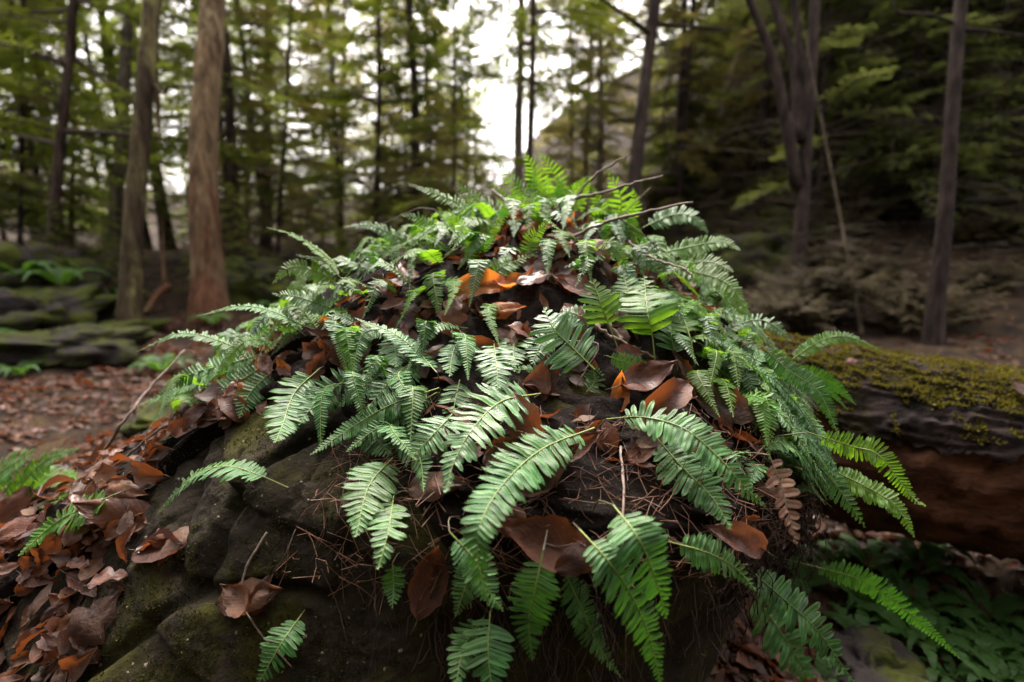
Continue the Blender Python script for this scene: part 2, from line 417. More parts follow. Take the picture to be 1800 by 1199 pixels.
def cast(px, py):
    d = ray(px, py).normalized(); best = None
    for b in (bvh_soil, bvh_rock):
        h = b.ray_cast(CAM, d)
        if h[0] is not None and (best is None or h[3] < best[3]): best = h
    return best
def surf(px, py, lift=0.0, d=None):
    """point on the mound seen at a photo pixel, moved 'lift' metres towards the viewer"""
    r = ray(px, py)
    if d is not None: return CAM + r * d
    h = cast(px, py)
    if h is None: return None
    return h[0] - r.normalized() * lift
def nearest(p):
    best = None
    for b in (bvh_soil, bvh_rock):
        h = b.find_nearest(Vector(p))
        if h[0] is not None and (best is None or h[3] < best[3]): best = h
    return best

# landmarks by which look-alikes are told apart in their labels
MARKS = {n: surf(x, y) for n, x, y in [('the glowing orange leaf', 850, 520), ('the white fan frond', 975, 580), ('the broad glossy frond', 850, 740), ('the root hollow', 1100, 830),
 ('the tall backlit frond', 1140, 600), ('the arched pinkish leaf', 1130, 680), ('the bright straight frond', 690, 610), ('the leftmost broad frond', 520, 690), ('the withered frond', 1345, 850),
 ('the longest flank frond', 1290, 650), ('the large wrinkled leaf', 955, 950), ('the slanting pointed fronds', 660, 745), ('the flat tan leaf', 1270, 930), ('the pale ribbed leaf', 940, 500)]}
MARKS['the crossing twigs'] = at(1010, 370, 1.25); MARKS['the thin arched left frond'] = at(560, 470, 1.1); MARKS['the left edge tuft'] = at(400, 670, 1.0); MARKS['the highest crest frond'] = at(935, 360, 1.32)
MARKS['the right shoulder fronds'] = at(1260, 510, 1.1); MARKS['the far foot of the crest'] = Vector((.05, 2.0, .7)); MARKS['the mossy log end'] = at(1340, 630, 1.15)
BANK = {n: surf(x, y) for n, x, y in [('the thick brown stick', 100, 1140), ('the lobed oak leaf', 190, 1085), ('the lacy fronds', 50, 850), ('the toothed green frond', 120, 910), ('the long bare twig', 195, 780), ('the large pale veined leaf', 215, 905),
 ('the pile tip', 295, 970), ('the rock edge', 330, 760), ('the rolled leaf', 25, 925), ('the dark twig end', 380, 690), ('the pile middle', 90, 1020)]}
def near_mark(p, marks):
    return min((n for n in marks if marks[n] is not None), key=lambda n: (Vector(p) - marks[n]).length)
def leaf_look(var, mkey):
    cl, cw = LEAF_CURL[var]
    c = {'leaf': 'brown', 'leaf_pink': 'pale tan', 'leaf_orange': 'orange'}[mkey]
    return ('lobed ' if var in (3, 9, 15, 19) else '') + ('tightly curled ' if abs(cw) > 1.6 else 'bent ' if abs(cl) > 1.2 else 'rather flat ') + c
LEAF_CURL = {}

# ------------------------------------------------------------------ fern fronds
def leaflet_mesh(nu, nv, seed, lobed=0):
    r = random.Random(seed)
    us = np.linspace(0, 1, nu); vsn = np.linspace(-1, 1, nv)
    V, U = [], []
    bend = r.uniform(.05, .22); cup = r.uniform(.10, .30); tw = r.uniform(-.18, .18); sw = r.uniform(-.06, .12)
    for u in us:
        w = .5 * (1 - max(0, (u - .55) / .45) ** 2.3) ** .5 if u < 1 else .02
        w *= (1.0 + .12 * math.exp(-(u / .12) ** 2)) * (.94 + .06 * math.sin(u * 3.1))
        if lobed: w *= .80 + .32 * math.sin(u * math.pi * lobed) ** 2 if u < .93 else .9
        else: w *= 1 + .05 * math.sin(u * 38 + seed)
        for v in vsn:
            y = v * w + sw * math.sin(u * math.pi)
            z = -bend * u * u + .02 * math.sin(u * 9 + seed) - cup * .16 * (abs(v) ** 1.6) + .03 * (1 - min(1, abs(v) * 4)) * -1 + tw * u * v * .12
            V.append((u, y, z)); U.append((u, v * .5 + .5))
    return np.array(V), grid_faces(nu, nv)[:, ::-1], np.array(U)
LEAF_HI = [leaflet_mesh(8, 5, s) for s in range(6)]
LEAF_LO = [leaflet_mesh(6, 3, s) for s in range(4)]
LEAF_LB = [leaflet_mesh(14, 3, s, 5) for s in range(4)]
leaf_data = {}
def leaflet_data(i, mkey):
    if (i, mkey) not in leaf_data:
        V, F, U = LEAF_HI[i]
        o = mesh_obj('leaflet', V, F, M[mkey], None, U)
        leaf_data[(i, mkey)] = o.data; bpy.data.objects.remove(o)
    return leaf_data[(i, mkey)]

def frond(spine, W, n0, label, group=None, mkey='frond', hi=True, seed=0, kind='poly', twist=0, stalk=.12, dense=.10, root=None, lift=.0, parent=None, cat='fern', into=None, thin=1.0):
    """spine: world points base->tip; W full width in m"""
    r = random.Random(seed * 13 + 5)
    wear = r.choice([0, 0, .01, .03, .05] if hi else [0, 0, .02, .05, .10])
    P = crom(spine, 60)
    L = np.sum(np.linalg.norm(np.diff(P, axis=0), axis=1))
    base = Vector(P[0])
    if into is not None: org = np.zeros(3)
    elif parent is None:
        top = new_obj('fern_frond', None); top.empty_display_size = .02
        org = np.array(root if root is not None else P[0]); top.location = Vector(org)
        tag(top, label, cat, group)
    else:
        top = new_obj('frond', None, parent); org = np.zeros(3)
    T = np.gradient(P, axis=0); T /= np.linalg.norm(T, axis=1)[:, None]
    n0 = unit(n0)
    # stem
    SP = [p for p in P[::3]] + [P[-1]]
    if root is not None:
        rt = np.array(root); m = (rt + P[0]) / 2 + .15 * (P[0] - P[8]) * 0
        SP = [rt, rt * .5 + P[0] * .5 - T[0] * .25 * np.linalg.norm(rt - P[0])] + SP
    SP = np.array(SP); rad = np.linspace(W * .010 + .0006, .0003, len(SP)); k0 = 2 if root is not None else 0
    smb = MB(); v, f = tube(SP[k0:] - org, rad[k0:], 5, False); smb.add(v, f)
    if root is not None and into is None:
        v2, f2 = tube(crom(SP[:3], 6) - org, rad[0], 5, False); mesh_obj('stalk', v2, f2, M['stem_dark'], top)
    if into is not None: into.add(v, f)
    else: smb.build('midrib', M['stem' if mkey in ('frond', 'frond_pale', 'frond_bright') else 'stem_dark'], top)
    step = dense * W; n = max(7, int(L * (1 - stalk) / step))
    bl = MB() if into is None else into
    LV = LEAF_HI if hi else (LEAF_LB if kind == 'lacy' else LEAF_LO)
    for i in range(n):
        for sgn in (-1, 1):
            t = (i + (.0 if sgn < 0 else .45) + r.uniform(-.08, .08)) / n
            if t > 1 or t < 0: continue
            if r.random() < wear: continue
            chew = r.uniform(.45, .85) if r.random() < wear * 1.2 + .02 else 1.0
            f_ = (.62 + .38 * sst(0, .18, t)) * (1 if t < .38 else (1 - ((t - .38) / .62) ** 1.25 * .95))
            ln = W * .5 * f_ * r.uniform(.90, 1.07) / .97 * chew
            s = stalk + (1 - stalk) * t; q = s * 59; j = min(58, int(q)); fr = q - j
            p = P[j] * (1 - fr) + P[j + 1] * fr; tt = T[j]
            nn = n0 - tt * np.dot(tt, n0); nn = unit(nn)
            sd_ = np.cross(tt, nn) * sgn
            if twist:
                ca, sa = math.cos(R(twist)), math.sin(R(twist)); c0 = np.cross(tt, nn)
                nn2 = nn * ca + c0 * sa; sd_ = np.cross(tt, nn2) * sgn; nn = nn2
            a = R(12 + 34 * t ** 2 + r.uniform(-4, 4))
            up = R(r.uniform(-6, 12))
            X = sd_ * math.cos(a) + tt * math.sin(a)
            X = X * math.cos(up) + nn * math.sin(up)
            Z = unit(nn - X * np.dot(nn, X)); roll = R(r.uniform(-9, 9))
            Y = np.cross(Z, X); Z, Y = Z * math.cos(roll) + Y * math.sin(roll), Y * math.cos(roll) - Z * math.sin(roll)
            wd = thin * step * (1.0 if kind != 'lacy' else 1.4) * (1 - .35 * max(0, t - .6)) * r.uniform(.9, 1.05) * (.55 + .45 * f_)
            k = r.randrange(len(LV))
            if hi:
                o = new_obj('leaflet', leaflet_data(k, mkey), top)
                mw = Matrix(((X[0] * ln, Y[0] * wd, Z[0] * ln, p[0] - org[0]), (X[1] * ln, Y[1] * wd, Z[1] * ln, p[1] - org[1]), (X[2] * ln, Y[2] * wd, Z[2] * ln, p[2] - org[2]), (0, 0, 0, 1)))
                o.matrix_local = mw
            else:
                V, F, U = LV[k]
                bl.add((p - org) + V[:, :1] * X * ln + V[:, 1:2] * Y * wd + V[:, 2:] * Z * ln, F, U)
    if into is not None: return None
    if not hi: bl.build('blade', M[mkey], top)
    return top

def px_frond(pts, wpx, label, mkey='frond', hi=True, lift=(.0, .03, .02), d=None, twist=0, nrm=None, stalk=.10, kind='poly', group=None, dense=.10, seed=None, cat='fern', thin=1.0):
    """pts: photo pixels base->tip on/over the mound; lift metres towards viewer at base, middle, tip;
       d: explicit distances (base, tip) instead of the mound surface"""
    W_ = []; n = len(pts)
    for i, (x, y) in enumerate(pts):
        t = i / (n - 1)
        if d is not None:
            W_.append(np.array(at(x, y, d[0] * (1 - t) + d[1] * t)))
        else:
            l = lift[0] * (1 - 2 * t) + lift[1] * 2 * t if t < .5 else lift[1] * (2 - 2 * t) + lift[2] * (2 * t - 1)
            h = surf(x, y, l); ax = np.array(ray(900, 599.5))
            dd = None if h is None else float(np.dot(np.array(h) - np.array(CAM), ax))
            if W_:
                pd = float(np.dot(W_[-1] - np.array(CAM), ax)); lim = pd + (.012 if pts[-1][1] > pts[0][1] else .12)
                dd = pd - .01 if dd is None else min(dd, lim)
            elif dd is None: dd = 1.25
            W_.append(np.array(at(x, y, dd)))
    mid = W_[n // 2]; dist = np.dot(np.array(mid) - np.array(CAM), np.array(ray(900, 599.5)))
    if nrm is None: nrm = unit(unit(np.array(CAM) - mid) * .75 + np.array([0, -.1, .75]))
    h = nearest(W_[0]); root = None
    if h is not None and h[3] < .25: root = np.array(h[0] - h[1] * .006)
    s = seed if seed is not None else int(pts[0][0] * 3 + pts[-1][1])
    return frond(W_, wpx * 1.08 * dist / FPX, nrm, label, group, mkey, hi, s, kind, twist, stalk, dense, root, cat=cat, thin=thin)

FR = [
 # the fronds hanging over the front lip
 ([(1045, 752), (955, 788), (885, 850), (843, 925), (842, 1000), (862, 1065)], 112, 'largest arching frond sweeping over the middle of the front lip', 'frond', dict(lift=(.05, .12, .17))),
 ([(950, 692), (882, 705), (832, 752), (798, 812), (783, 868)], 112, 'broad glossy frond curving left above the middle of the lip', 'frond_pale', dict(lift=(.04, .08, .09))),
 ([(795, 728), (765, 760), (722, 805)], 78, 'short stubby frond tucked left of the broad glossy frond', 'frond_pale', dict(lift=(.03, .05, .05))),
 ([(955, 968), (942, 1030), (930, 1090), (936, 1162)], 82, 'blunt hanging frond in front of the large wrinkled brown leaf', 'frond', dict(lift=(.07, .14, .20))),
 ([(1078, 888), (1118, 940), (1148, 1005), (1172, 1088)], 98, 'upper of two overlapping wide fronds hanging beside the thin grey twig', 'frond', dict(lift=(.08, .15, .21))),
 ([(1018, 930), (1068, 985), (1112, 1050), (1142, 1120), (1165, 1215)], 84, 'long lower of two overlapping fronds hanging beside the thin grey twig', 'frond', dict(lift=(.06, .12, .18))),
 ([(985, 992), (1018, 1060), (1048, 1128), (1092, 1192)], 56, 'narrow dark frond hanging between the blunt frond and the long one', 'frond', dict(dense=.135, lift=(.05, .10, .14))),
 ([(1065, 737), (1130, 733), (1200, 752), (1262, 802), (1305, 852), (1348, 892)], 82, 'long frond arching right over the dark root hollow', 'frond', dict(dense=.135, lift=(.05, .11, .16))),
 ([(1150, 765), (1200, 822), (1250, 872), (1286, 932)], 88, 'shaded frond hanging just under the long right arching one', 'frond', dict(dense=.135, lift=(.03, .05, .06))),
 ([(1175, 952), (1245, 972), (1295, 1000), (1330, 1040)], 58, 'sparse toothed frond running right below the flat tan leaf', 'frond', dict(dense=.135, lift=(.04, .08, .11), twist=20)),
 ([(1310, 995), (1380, 1055), (1438, 1110), (1505, 1205)], 78, 'upper of the two crossing fronds at the lower right corner of the boulder', 'frond', dict(dense=.135, lift=(.05, .13, .19))),
 ([(1318, 1035), (1358, 1090), (1398, 1150), (1432, 1215)], 92, 'lower of the two crossing fronds at the lower right corner of the boulder', 'frond', dict(dense=.135, lift=(.05, .14, .20))),
 ([(1355, 770), (1438, 820), (1480, 868), (1522, 928)], 62, 'single neat frond leaning out right against the dark underside of the log', 'frond', dict(dense=.135, lift=(.02, .06, .08))),
 ([(1345, 975), (1430, 995), (1520, 1022), (1600, 1080), (1688, 1158)], 44, 'slim frond reaching far out right over the ground below', 'frond', dict(dense=.135, lift=(.02, .05, .05), twist=50, stalk=.25)),
 ([(690, 805), (648, 855), (625, 945)], 88, 'dark frond left of the lip pointing down over bare rock', 'frond', dict(lift=(.03, .07, .11))),
 ([(692, 872), (682, 935), (664, 1002)], 72, 'short hanging frond overlapping the dark one on the rock edge', 'frond', dict(dense=.135, lift=(.04, .09, .13))),
 ([(690, 990), (692, 1030), (690, 1070)], 40, 'small tapering frond tip hanging lowest on the left rock edge', 'frond', dict(dense=.135, lift=(.05, .06, .07))),
 ([(790, 935), (835, 985), (860, 1040), (885, 1075)], 66, 'ragged frond under the tip of the largest arching frond', 'frond', dict(lift=(.05, .10, .14))),
 ([(862, 1075), (858, 1140), (866, 1225)], 92, 'wide frond hanging at the bottom of the dark rock front', 'frond', dict(dense=.135, lift=(.06, .13, .18))),
 ([(850, 1085), (815, 1140), (800, 1215)], 66, 'dim frond spreading left at the bottom of the dark rock front', 'frond', dict(dense=.135, lift=(.05, .11, .15))),
 ([(850, 960), (822, 1020), (800, 1085)], 58, 'shaded frond left behind the tip of the largest arching frond', 'frond', dict(lift=(.04, .06, .09))),
 # middle left
 ([(562, 648), (518, 690), (497, 745), (484, 778)], 86, 'leftmost broad frond drooping over the bare sandstone', 'frond', dict(lift=(.03, .08, .12))),
 ([(652, 640), (590, 680), (545, 720), (525, 748)], 76, 'frond with a bright midrib lying just right of the leftmost broad one', 'frond', dict(lift=(.03, .05, .06))),
 ([(697, 640), (655, 668), (620, 690), (592, 718)], 52, 'slender frond between the bright midrib frond and the pale cluster', 'frond', dict(lift=(.03, .05, .05))),
 ([(772, 682), (690, 710), (620, 750), (545, 800)], 54, 'long pointed frond slanting left above the rock with its tip furthest out', 'frond', dict(lift=(.03, .06, .08))),
 ([(768, 690), (690, 735), (645, 765), (608, 795)], 50, 'pointed frond just under the long slanting one', 'frond', dict(lift=(.03, .05, .06))),
 ([(735, 628), (690, 665), (648, 715)], 72, 'plump pale frond under the bright straight one', 'frond_pale', dict(lift=(.03, .05, .05))),
 ([(768, 655), (735, 620), (690, 585), (622, 558)], 52, 'bright straight frond reflecting the sky and pointing up left', 'frond_pale', dict(lift=(.05, .06, .07), twist=30)),
 ([(697, 580), (696, 615), (696, 645)], 62, 'small pendant frond under the bright straight one', 'frond_pale', dict(lift=(.03, .05, .05))),
 ([(665, 592), (622, 600), (604, 640)], 52, 'small hooked frond at the upper left edge of the rock', 'frond_pale', dict(lift=(.03, .05, .05))),
 ([(808, 590), (795, 625), (790, 662)], 52, 'small frond ending in a thread beside the dark hollow', 'frond', dict(lift=(.03, .04, .04))),
 ([(842, 605), (820, 612), (800, 630)], 44, 'short leafy frond end touching the threadlike one', 'frond', dict(lift=(.02, .04, .04))),
 ([(868, 600), (873, 645), (876, 690)], 74, 'upright blunt frond directly above the broad glossy frond', 'frond_pale', dict(lift=(.03, .05, .05))),
 ([(808, 668), (800, 705), (795, 740)], 62, 'dim frond in the shade behind the broad glossy frond', 'frond', dict(lift=(.015, .02, .02))),
 ([(690, 770), (735, 800), (745, 865)], 58, 'sparse frond with a yellow midrib over brown leaves', 'frond', dict(lift=(.02, .03, .03), twist=35)),
 ([(640, 740), (665, 775), (690, 800)], 62, 'shaded frond under the two slanting pointed fronds', 'frond', dict(lift=(.01, .015, .02))),
 ([(905, 585), (903, 615), (900, 650)], 62, 'dark upright frond left of the pale fan frond', 'frond', dict(lift=(.01, .02, .02))),
 # centre right
 ([(1045, 650), (1010, 615), (975, 580), (955, 540)], 108, 'large pale fan frond shining white in the middle of the mound', 'frond_pale', dict(lift=(.04, .07, .08))),
 ([(985, 585), (955, 600), (935, 640)], 56, 'small pale frond under the fan frond', 'frond_pale', dict(lift=(.03, .04, .04))),
 ([(1050, 575), (1020, 555), (985, 545)], 60, 'pale frond behind the fan frond', 'frond_pale', dict(lift=(.03, .04, .04))),
 ([(1153, 665), (1148, 600), (1138, 545), (1132, 485)], 110, 'tall upright backlit frond with a dark midrib on the right slope', 'frond_bright', dict(lift=(.02, .10, .15), nrm=(-.2, -.9, .3), stalk=.3, dense=.11)),
 ([(1085, 610), (1070, 570), (1055, 530), (1042, 490)], 84, 'upright sparse green frond left of the tall backlit one', 'frond_bright', dict(lift=(.02, .07, .10), nrm=(.3, -.8, .4), stalk=.3, dense=.11)),
 ([(1222, 640), (1212, 590), (1196, 545), (1178, 500)], 96, 'upright backlit frond right of the tall one', 'frond_bright', dict(lift=(.02, .08, .12), nrm=(.1, -.8, .5), stalk=.25, dense=.12)),
 ([(1192, 650), (1182, 600), (1176, 560)], 70, 'dim backlit frond between the two upright ones', 'frond', dict(lift=(.02, .05, .07), nrm=(.4, -.8, .4), stalk=.25, dense=.12)),
 ([(1105, 440), (1060, 445), (1028, 455), (992, 470)], 46, 'white sparse frond lying under the long grey twig', 'frond_pale', dict(lift=(.03, .05, .05), dense=.2)),
 ([(1095, 435), (1140, 460), (1172, 500)], 56, 'pale frond bending right below the long grey twig', 'frond_pale', dict(lift=(.03, .05, .05))),
 ([(855, 500), (880, 470), (935, 448)], 44, 'bright green sparse frond above the orange curled leaf', 'frond_bright', dict(lift=(.02, .06, .07), dense=.13)),
 ([(1065, 625), (1110, 640), (1165, 655)], 34, 'flat pale frond lying above the arched brown leaf', 'frond_pale', dict(lift=(.02, .03, .03), twist=40)),
 ([(985, 660), (935, 650), (895, 650)], 30, 'row of small round leaflets crossing the pinkish leaf', 'frond', dict(lift=(.02, .03, .03), dense=.28)),
 ([(1030, 690), (1045, 670), (1040, 640)], 40, 'tiny crinkled frond in the gap left of the orange leaf', 'frond', dict(lift=(.01, .02, .03))),
 # right flank, running down to the right
 ([(1215, 595), (1270, 628), (1325, 665), (1392, 735)], 64, 'longest pale frond running down the right flank', 'frond_pale', dict(lift=(.03, .05, .06))),
 ([(1290, 690), (1360, 720), (1420, 760), (1500, 800)], 58, 'pale frond along the lower edge of the right flank', 'frond_pale', dict(lift=(.03, .05, .06))),
 ([(1255, 640), (1310, 690), (1360, 745)], 58, 'shaded frond in the thick of the right flank', 'frond', dict(lift=(.02, .03, .03))),
 ([(1330, 600), (1385, 650), (1440, 690), (1478, 775)], 40, 'slim frond falling right with the log behind it', 'frond', dict(d=(.95, .86), twist=15)),
 ([(1380, 650), (1430, 658), (1470, 680), (1505, 712)], 30, 'thin upper frond pointing right against the mossy log', 'frond', dict(d=(1.0, .95), twist=50)),
 ([(1350, 655), (1420, 668), (1455, 685), (1490, 720)], 26, 'thin lower frond pointing right against the mossy log', 'frond', dict(d=(.97, .9), twist=55)),
 ([(1420, 760), (1500, 785), (1545, 800), (1600, 870), (1628, 890)], 46, 'dark green frond stretching furthest right below the log', 'frond_bright', dict(d=(.82, .72), twist=30)),
 ([(1450, 820), (1530, 860), (1575, 890), (1608, 945)], 50, 'dim drooping frond under the furthest right one', 'frond_bright', dict(d=(.92, .86), kind='lacy', hi=False)),
 ([(1380, 640), (1440, 600), (1490, 592), (1555, 620)], 30, 'arched thin frond lying across the moss of the log', 'frond_bright', dict(d=(1.05, 1.0), hi=False)),
 ([(1290, 572), (1330, 562), (1360, 572), (1392, 602)], 34, 'small arched frond in front of the mossy log end', 'frond_pale', dict(d=(1.05, 1.0), hi=False)),
 ([(1230, 500), (1270, 520), (1300, 545), (1330, 580)], 52, 'leafy frond on the upper right shoulder', 'frond_bright', dict(lift=(.02, .05, .05), hi=False)),
 ([(1175, 470), (1230, 480), (1280, 500), (1315, 548)], 48, 'bright frond over the upper right shoulder', 'frond_bright', dict(d=(1.15, 1.05), hi=False)),
 ([(1160, 445), (1220, 432), (1270, 425), (1302, 440)], 44, 'bright green frond standing out right of the twigs', 'frond_bright', dict(d=(1.22, 1.12), hi=False)),
 ([(1130, 400), (1180, 378), (1215, 380), (1245, 410)], 46, 'shaded frond behind the forked twig', 'frond', dict(d=(1.35, 1.28), hi=False)),
 ([(1215, 490), (1245, 505), (1252, 545)], 40, 'small pale pointed frond on the upper right shoulder', 'frond_pale', dict(lift=(.03, .05, .05), hi=False)),
 # the crest against the forest
 ([(942, 375), (925, 345), (895, 310), (868, 280)], 40, 'tall pointed frond on the crest leaning left', 'frond_bright', dict(dense=.15, thin=.62, d=(1.32, 1.25), hi=False, nrm=(.2, -.8, .5))),
 ([(955, 370), (948, 335), (938, 300), (922, 268)], 44, 'highest frond on the crest standing upright', 'frond_bright', dict(dense=.15, thin=.62, d=(1.32, 1.27), hi=False, nrm=(-.3, -.8, .4))),
 ([(975, 370), (980, 335), (968, 295), (945, 268)], 42, 'curved crest frond bending over the highest one', 'frond_bright', dict(dense=.15, thin=.62, d=(1.38, 1.33), hi=False, nrm=(-.2, -.9, .3))),
 ([(985, 380), (992, 345), (985, 315)], 39, 'short crest frond behind the crossing twigs', 'frond_bright', dict(dense=.15, thin=.62, d=(1.35, 1.34), hi=False, nrm=(.2, -.9, .3))),
 ([(1085, 415), (1092, 370), (1088, 335), (1068, 305)], 56, 'broad upright frond between the two long twigs', 'frond_bright', dict(dense=.15, thin=.62, d=(1.24, 1.18), hi=False, nrm=(-.1, -.9, .3))),
 ([(1040, 400), (1055, 370), (1040, 325)], 37, 'small upright frond left of the broad one between the twigs', 'frond_bright', dict(dense=.15, thin=.62, d=(1.28, 1.24), hi=False, nrm=(.3, -.9, .3))),
 ([(850, 395), (810, 360), (770, 342), (712, 320)], 36, 'low crest frond pointing far left', 'frond_bright', dict(dense=.15, thin=.62, d=(1.25, 1.22), hi=False, nrm=(.1, -.6, .8))),
 ([(868, 390), (838, 350), (800, 318)], 38, 'crest frond pointing up left beside the low one', 'frond_bright', dict(dense=.15, thin=.62, d=(1.28, 1.26), hi=False, nrm=(.1, -.7, .7))),
 ([(900, 395), (872, 365), (840, 352), (800, 338)], 40, 'crest frond left of the tall pointed one', 'frond_bright', dict(dense=.15, thin=.62, d=(1.3, 1.28), hi=False, nrm=(.1, -.7, .7))),
 ([(910, 385), (890, 350), (862, 322)], 34, 'small upright crest frond behind the dark twig', 'frond_bright', dict(dense=.15, thin=.62, d=(1.36, 1.34), hi=False, nrm=(0, -.8, .6))),
 ([(1005, 385), (1015, 350), (1012, 318)], 34, 'feathery crest frond just left of the forked twig', 'frond_bright', dict(dense=.15, thin=.62, d=(1.33, 1.3), hi=False, nrm=(-.3, -.8, .4))),
 ([(1100, 400), (1115, 360), (1112, 330)], 34, 'narrow upright frond right of the broad one between the twigs', 'frond_bright', dict(dense=.15, thin=.62, d=(1.27, 1.22), hi=False, nrm=(.3, -.8, .4))),
 ([(780, 415), (740, 385), (705, 378)], 34, 'bright low frond at the left end of the crest', 'frond_bright', dict(dense=.15, thin=.62, d=(1.2, 1.17), hi=False, nrm=(.1, -.7, .7))),
 ([(1240, 610), (1238, 560), (1225, 515)], 80, 'upright green frond on the right shoulder beside the backlit pair', 'frond_bright', dict(lift=(.02, .07, .10), nrm=(.2, -.8, .4), stalk=.2, dense=.12)),
 ([(1100, 560), (1105, 520), (1095, 480)], 64, 'short upright green frond behind the tall backlit one', 'frond_bright', dict(lift=(.02, .06, .08), nrm=(-.2, -.8, .4), stalk=.2, dense=.12)),
 ([(1270, 640), (1290, 600), (1320, 575)], 60, 'green frond rising right over the flank against the log end', 'frond_bright', dict(lift=(.02, .06, .08), nrm=(.3, -.7, .5), dense=.12)),
 ([(1180, 480), (1215, 462), (1255, 462), (1290, 478)], 46, 'bright green frond reaching right under the shaded frond behind the twig', 'frond_bright', dict(d=(1.2, 1.1), hi=False)),
 ([(930, 405), (955, 372), (990, 362)], 50, 'bright green frond bending right on the summit', 'frond_bright', dict(d=(1.24, 1.2), hi=False, nrm=(0, -.7, .6), dense=.13, thin=.75)),
 ([(860, 400), (835, 372), (790, 362)], 46, 'bright green frond bending left on the summit', 'frond_bright', dict(d=(1.2, 1.16), hi=False, nrm=(0, -.7, .6), dense=.13, thin=.75)),
 ([(738, 440), (690, 412), (650, 396), (602, 400)], 30, 'pale arched frond on the left shoulder against the trunks', 'frond_pale', dict(d=(1.15, 1.08), hi=False)),
 ([(605, 480), (560, 440), (515, 412), (468, 400)], 32, 'thin arched frond reaching furthest up left', 'frond_bright', dict(d=(1.12, 1.05), hi=False, twist=40)),
 ([(600, 490), (570, 460), (520, 448)], 28, 'small sparse frond under the thin arched one', 'frond_bright', dict(d=(1.1, 1.08), hi=False, twist=30)),
 ([(600, 505), (550, 475), (510, 470), (478, 500)], 42, 'bright drooping frond under the thin arched one', 'frond_bright', dict(d=(1.1, 1.04), hi=False)),
 ([(590, 545), (550, 530), (515, 520), (478, 516)], 44, 'white fan shaped frond on the left shoulder', 'frond_pale', dict(d=(.98, .93), hi=False)),
 ([(545, 580), (480, 548), (420, 538), (345, 556)], 34, 'long thin frond reaching left over the dark hollow', 'frond', dict(d=(.98, .93), hi=False, twist=30)),
 ([(445, 640), (400, 605), (320, 586), (240, 618)], 40, 'arched frond reaching left over the bank of leaves', 'frond', dict(d=(1.02, .95), hi=False, twist=30)),
 ([(470, 620), (400, 640), (330, 660), (270, 700)], 50, 'upper frond of the tuft on the left edge', 'frond', dict(d=(1.04, .98), hi=False)),
 ([(470, 640), (420, 670), (370, 700), (330, 745)], 54, 'lower frond of the tuft on the left edge', 'frond', dict(d=(.98, .93), hi=False)),
 ([(450, 625), (380, 650), (300, 690), (235, 715)], 44, 'flat frond of the tuft on the left edge', 'frond', dict(d=(1.08, 1.02), hi=False, twist=25)),
 ([(480, 650), (440, 690), (420, 735)], 52, 'short dim frond of the tuft on the left edge', 'frond', dict(d=(.95, .9), hi=False)),
 ([(508, 858), (455, 835), (400, 820), (340, 835), (275, 905)], 62, 'lone sparse frond arched over the bare sandstone', 'frond', dict(lift=(.005, .06, .09), twist=28, stalk=.16)),
 ([(530, 1080), (495, 1130), (450, 1210)], 62, 'dark frond in deep shade low on the rock face', 'frond', dict(lift=(.02, .05, .05))),
 # left bank
 ([(200, 870), (150, 892), (95, 920), (32, 978)], 62, 'toothed green frond lying over the brown leaf pile', 'frond_bright', dict(lift=(.06, .09, .09), kind='lacy', hi=False)),
 ([(10, 900), (40, 850), (80, 810), (140, 788)], 52, 'uppermost lacy frond at the edge of the leaf pile', 'frond_bright', dict(lift=(.06, .10, .12), kind='lacy', hi=False)),
 ([(-20, 880), (40, 840), (90, 838), (140, 850)], 46, 'middle lacy frond at the edge of the leaf pile', 'frond_bright', dict(lift=(.06, .09, .11), kind='lacy', hi=False)),
 ([(-30, 860), (0, 830), (40, 805), (60, 790)], 60, 'yellowish lacy frond at the edge of the leaf pile', 'frond_bright', dict(lift=(.06, .10, .12), kind='lacy', hi=False)),
 ([(60, 900), (80, 880), (130, 870)], 40, 'smallest lacy frond on the leaf pile', 'frond_bright', dict(lift=(.05, .07, .08), kind='lacy', hi=False)),
]
for pts, w, lab, mk, kw in FR:
    px_frond(pts, w, lab, mk, **kw)
# withered frond curling down the right edge
px_frond([(1352, 800), (1372, 850), (1385, 900), (1402, 962)], 58, 'withered pinkish brown frond hanging on the right edge of the boulder', 'frond_brown', d=(.68, .62), dense=.26, twist=48)

# smaller fronds that fill the carpet of fern on the crest and shoulders
zones = [  # (azimuth range, k range, count, kept as single fronds, label, group, materials)
 ((20, 170), (.2, 3.2), 45, 14, 'small frond beyond the crest', 'crest carpet fronds', 'bbfp'),
 ((170, 234), (.3, 2.7), 70, 46, 'small frond on the left shoulder', 'left shoulder carpet fronds', 'fpbbb'),
 ((298, 380), (.4, 4.2), 110, 56, 'small frond on the right flank', 'right flank carpet fronds', 'bbbfp'),
 ((234, 300), (.2, 1.4), 20, 20, 'small frond among leaves near the top', 'summit fronds', 'fppb'),
 ((180, 206), (2.6, 3.6), 24, 16, 'small frond on the low left edge', 'left edge carpet fronds', 'ffb'),
 ((228, 256), (1.5, 2.8), 12, 12, 'medium frond on the left front slope', 'left front slope fronds', 'fffp'),
 ((150, 390), (.15, 1.3), 26, 26, 'small upright frond on the crest', 'upright crest fronds', 'bbbf'),
 ((300, 350), (1.8, 4.3), 46, 34, 'long narrow frond sweeping down the right flank', 'sweeping right fronds', 'fpbf'),
]
carpet = {k: MB() for k in ('frond', 'frond_pale', 'frond_bright')}
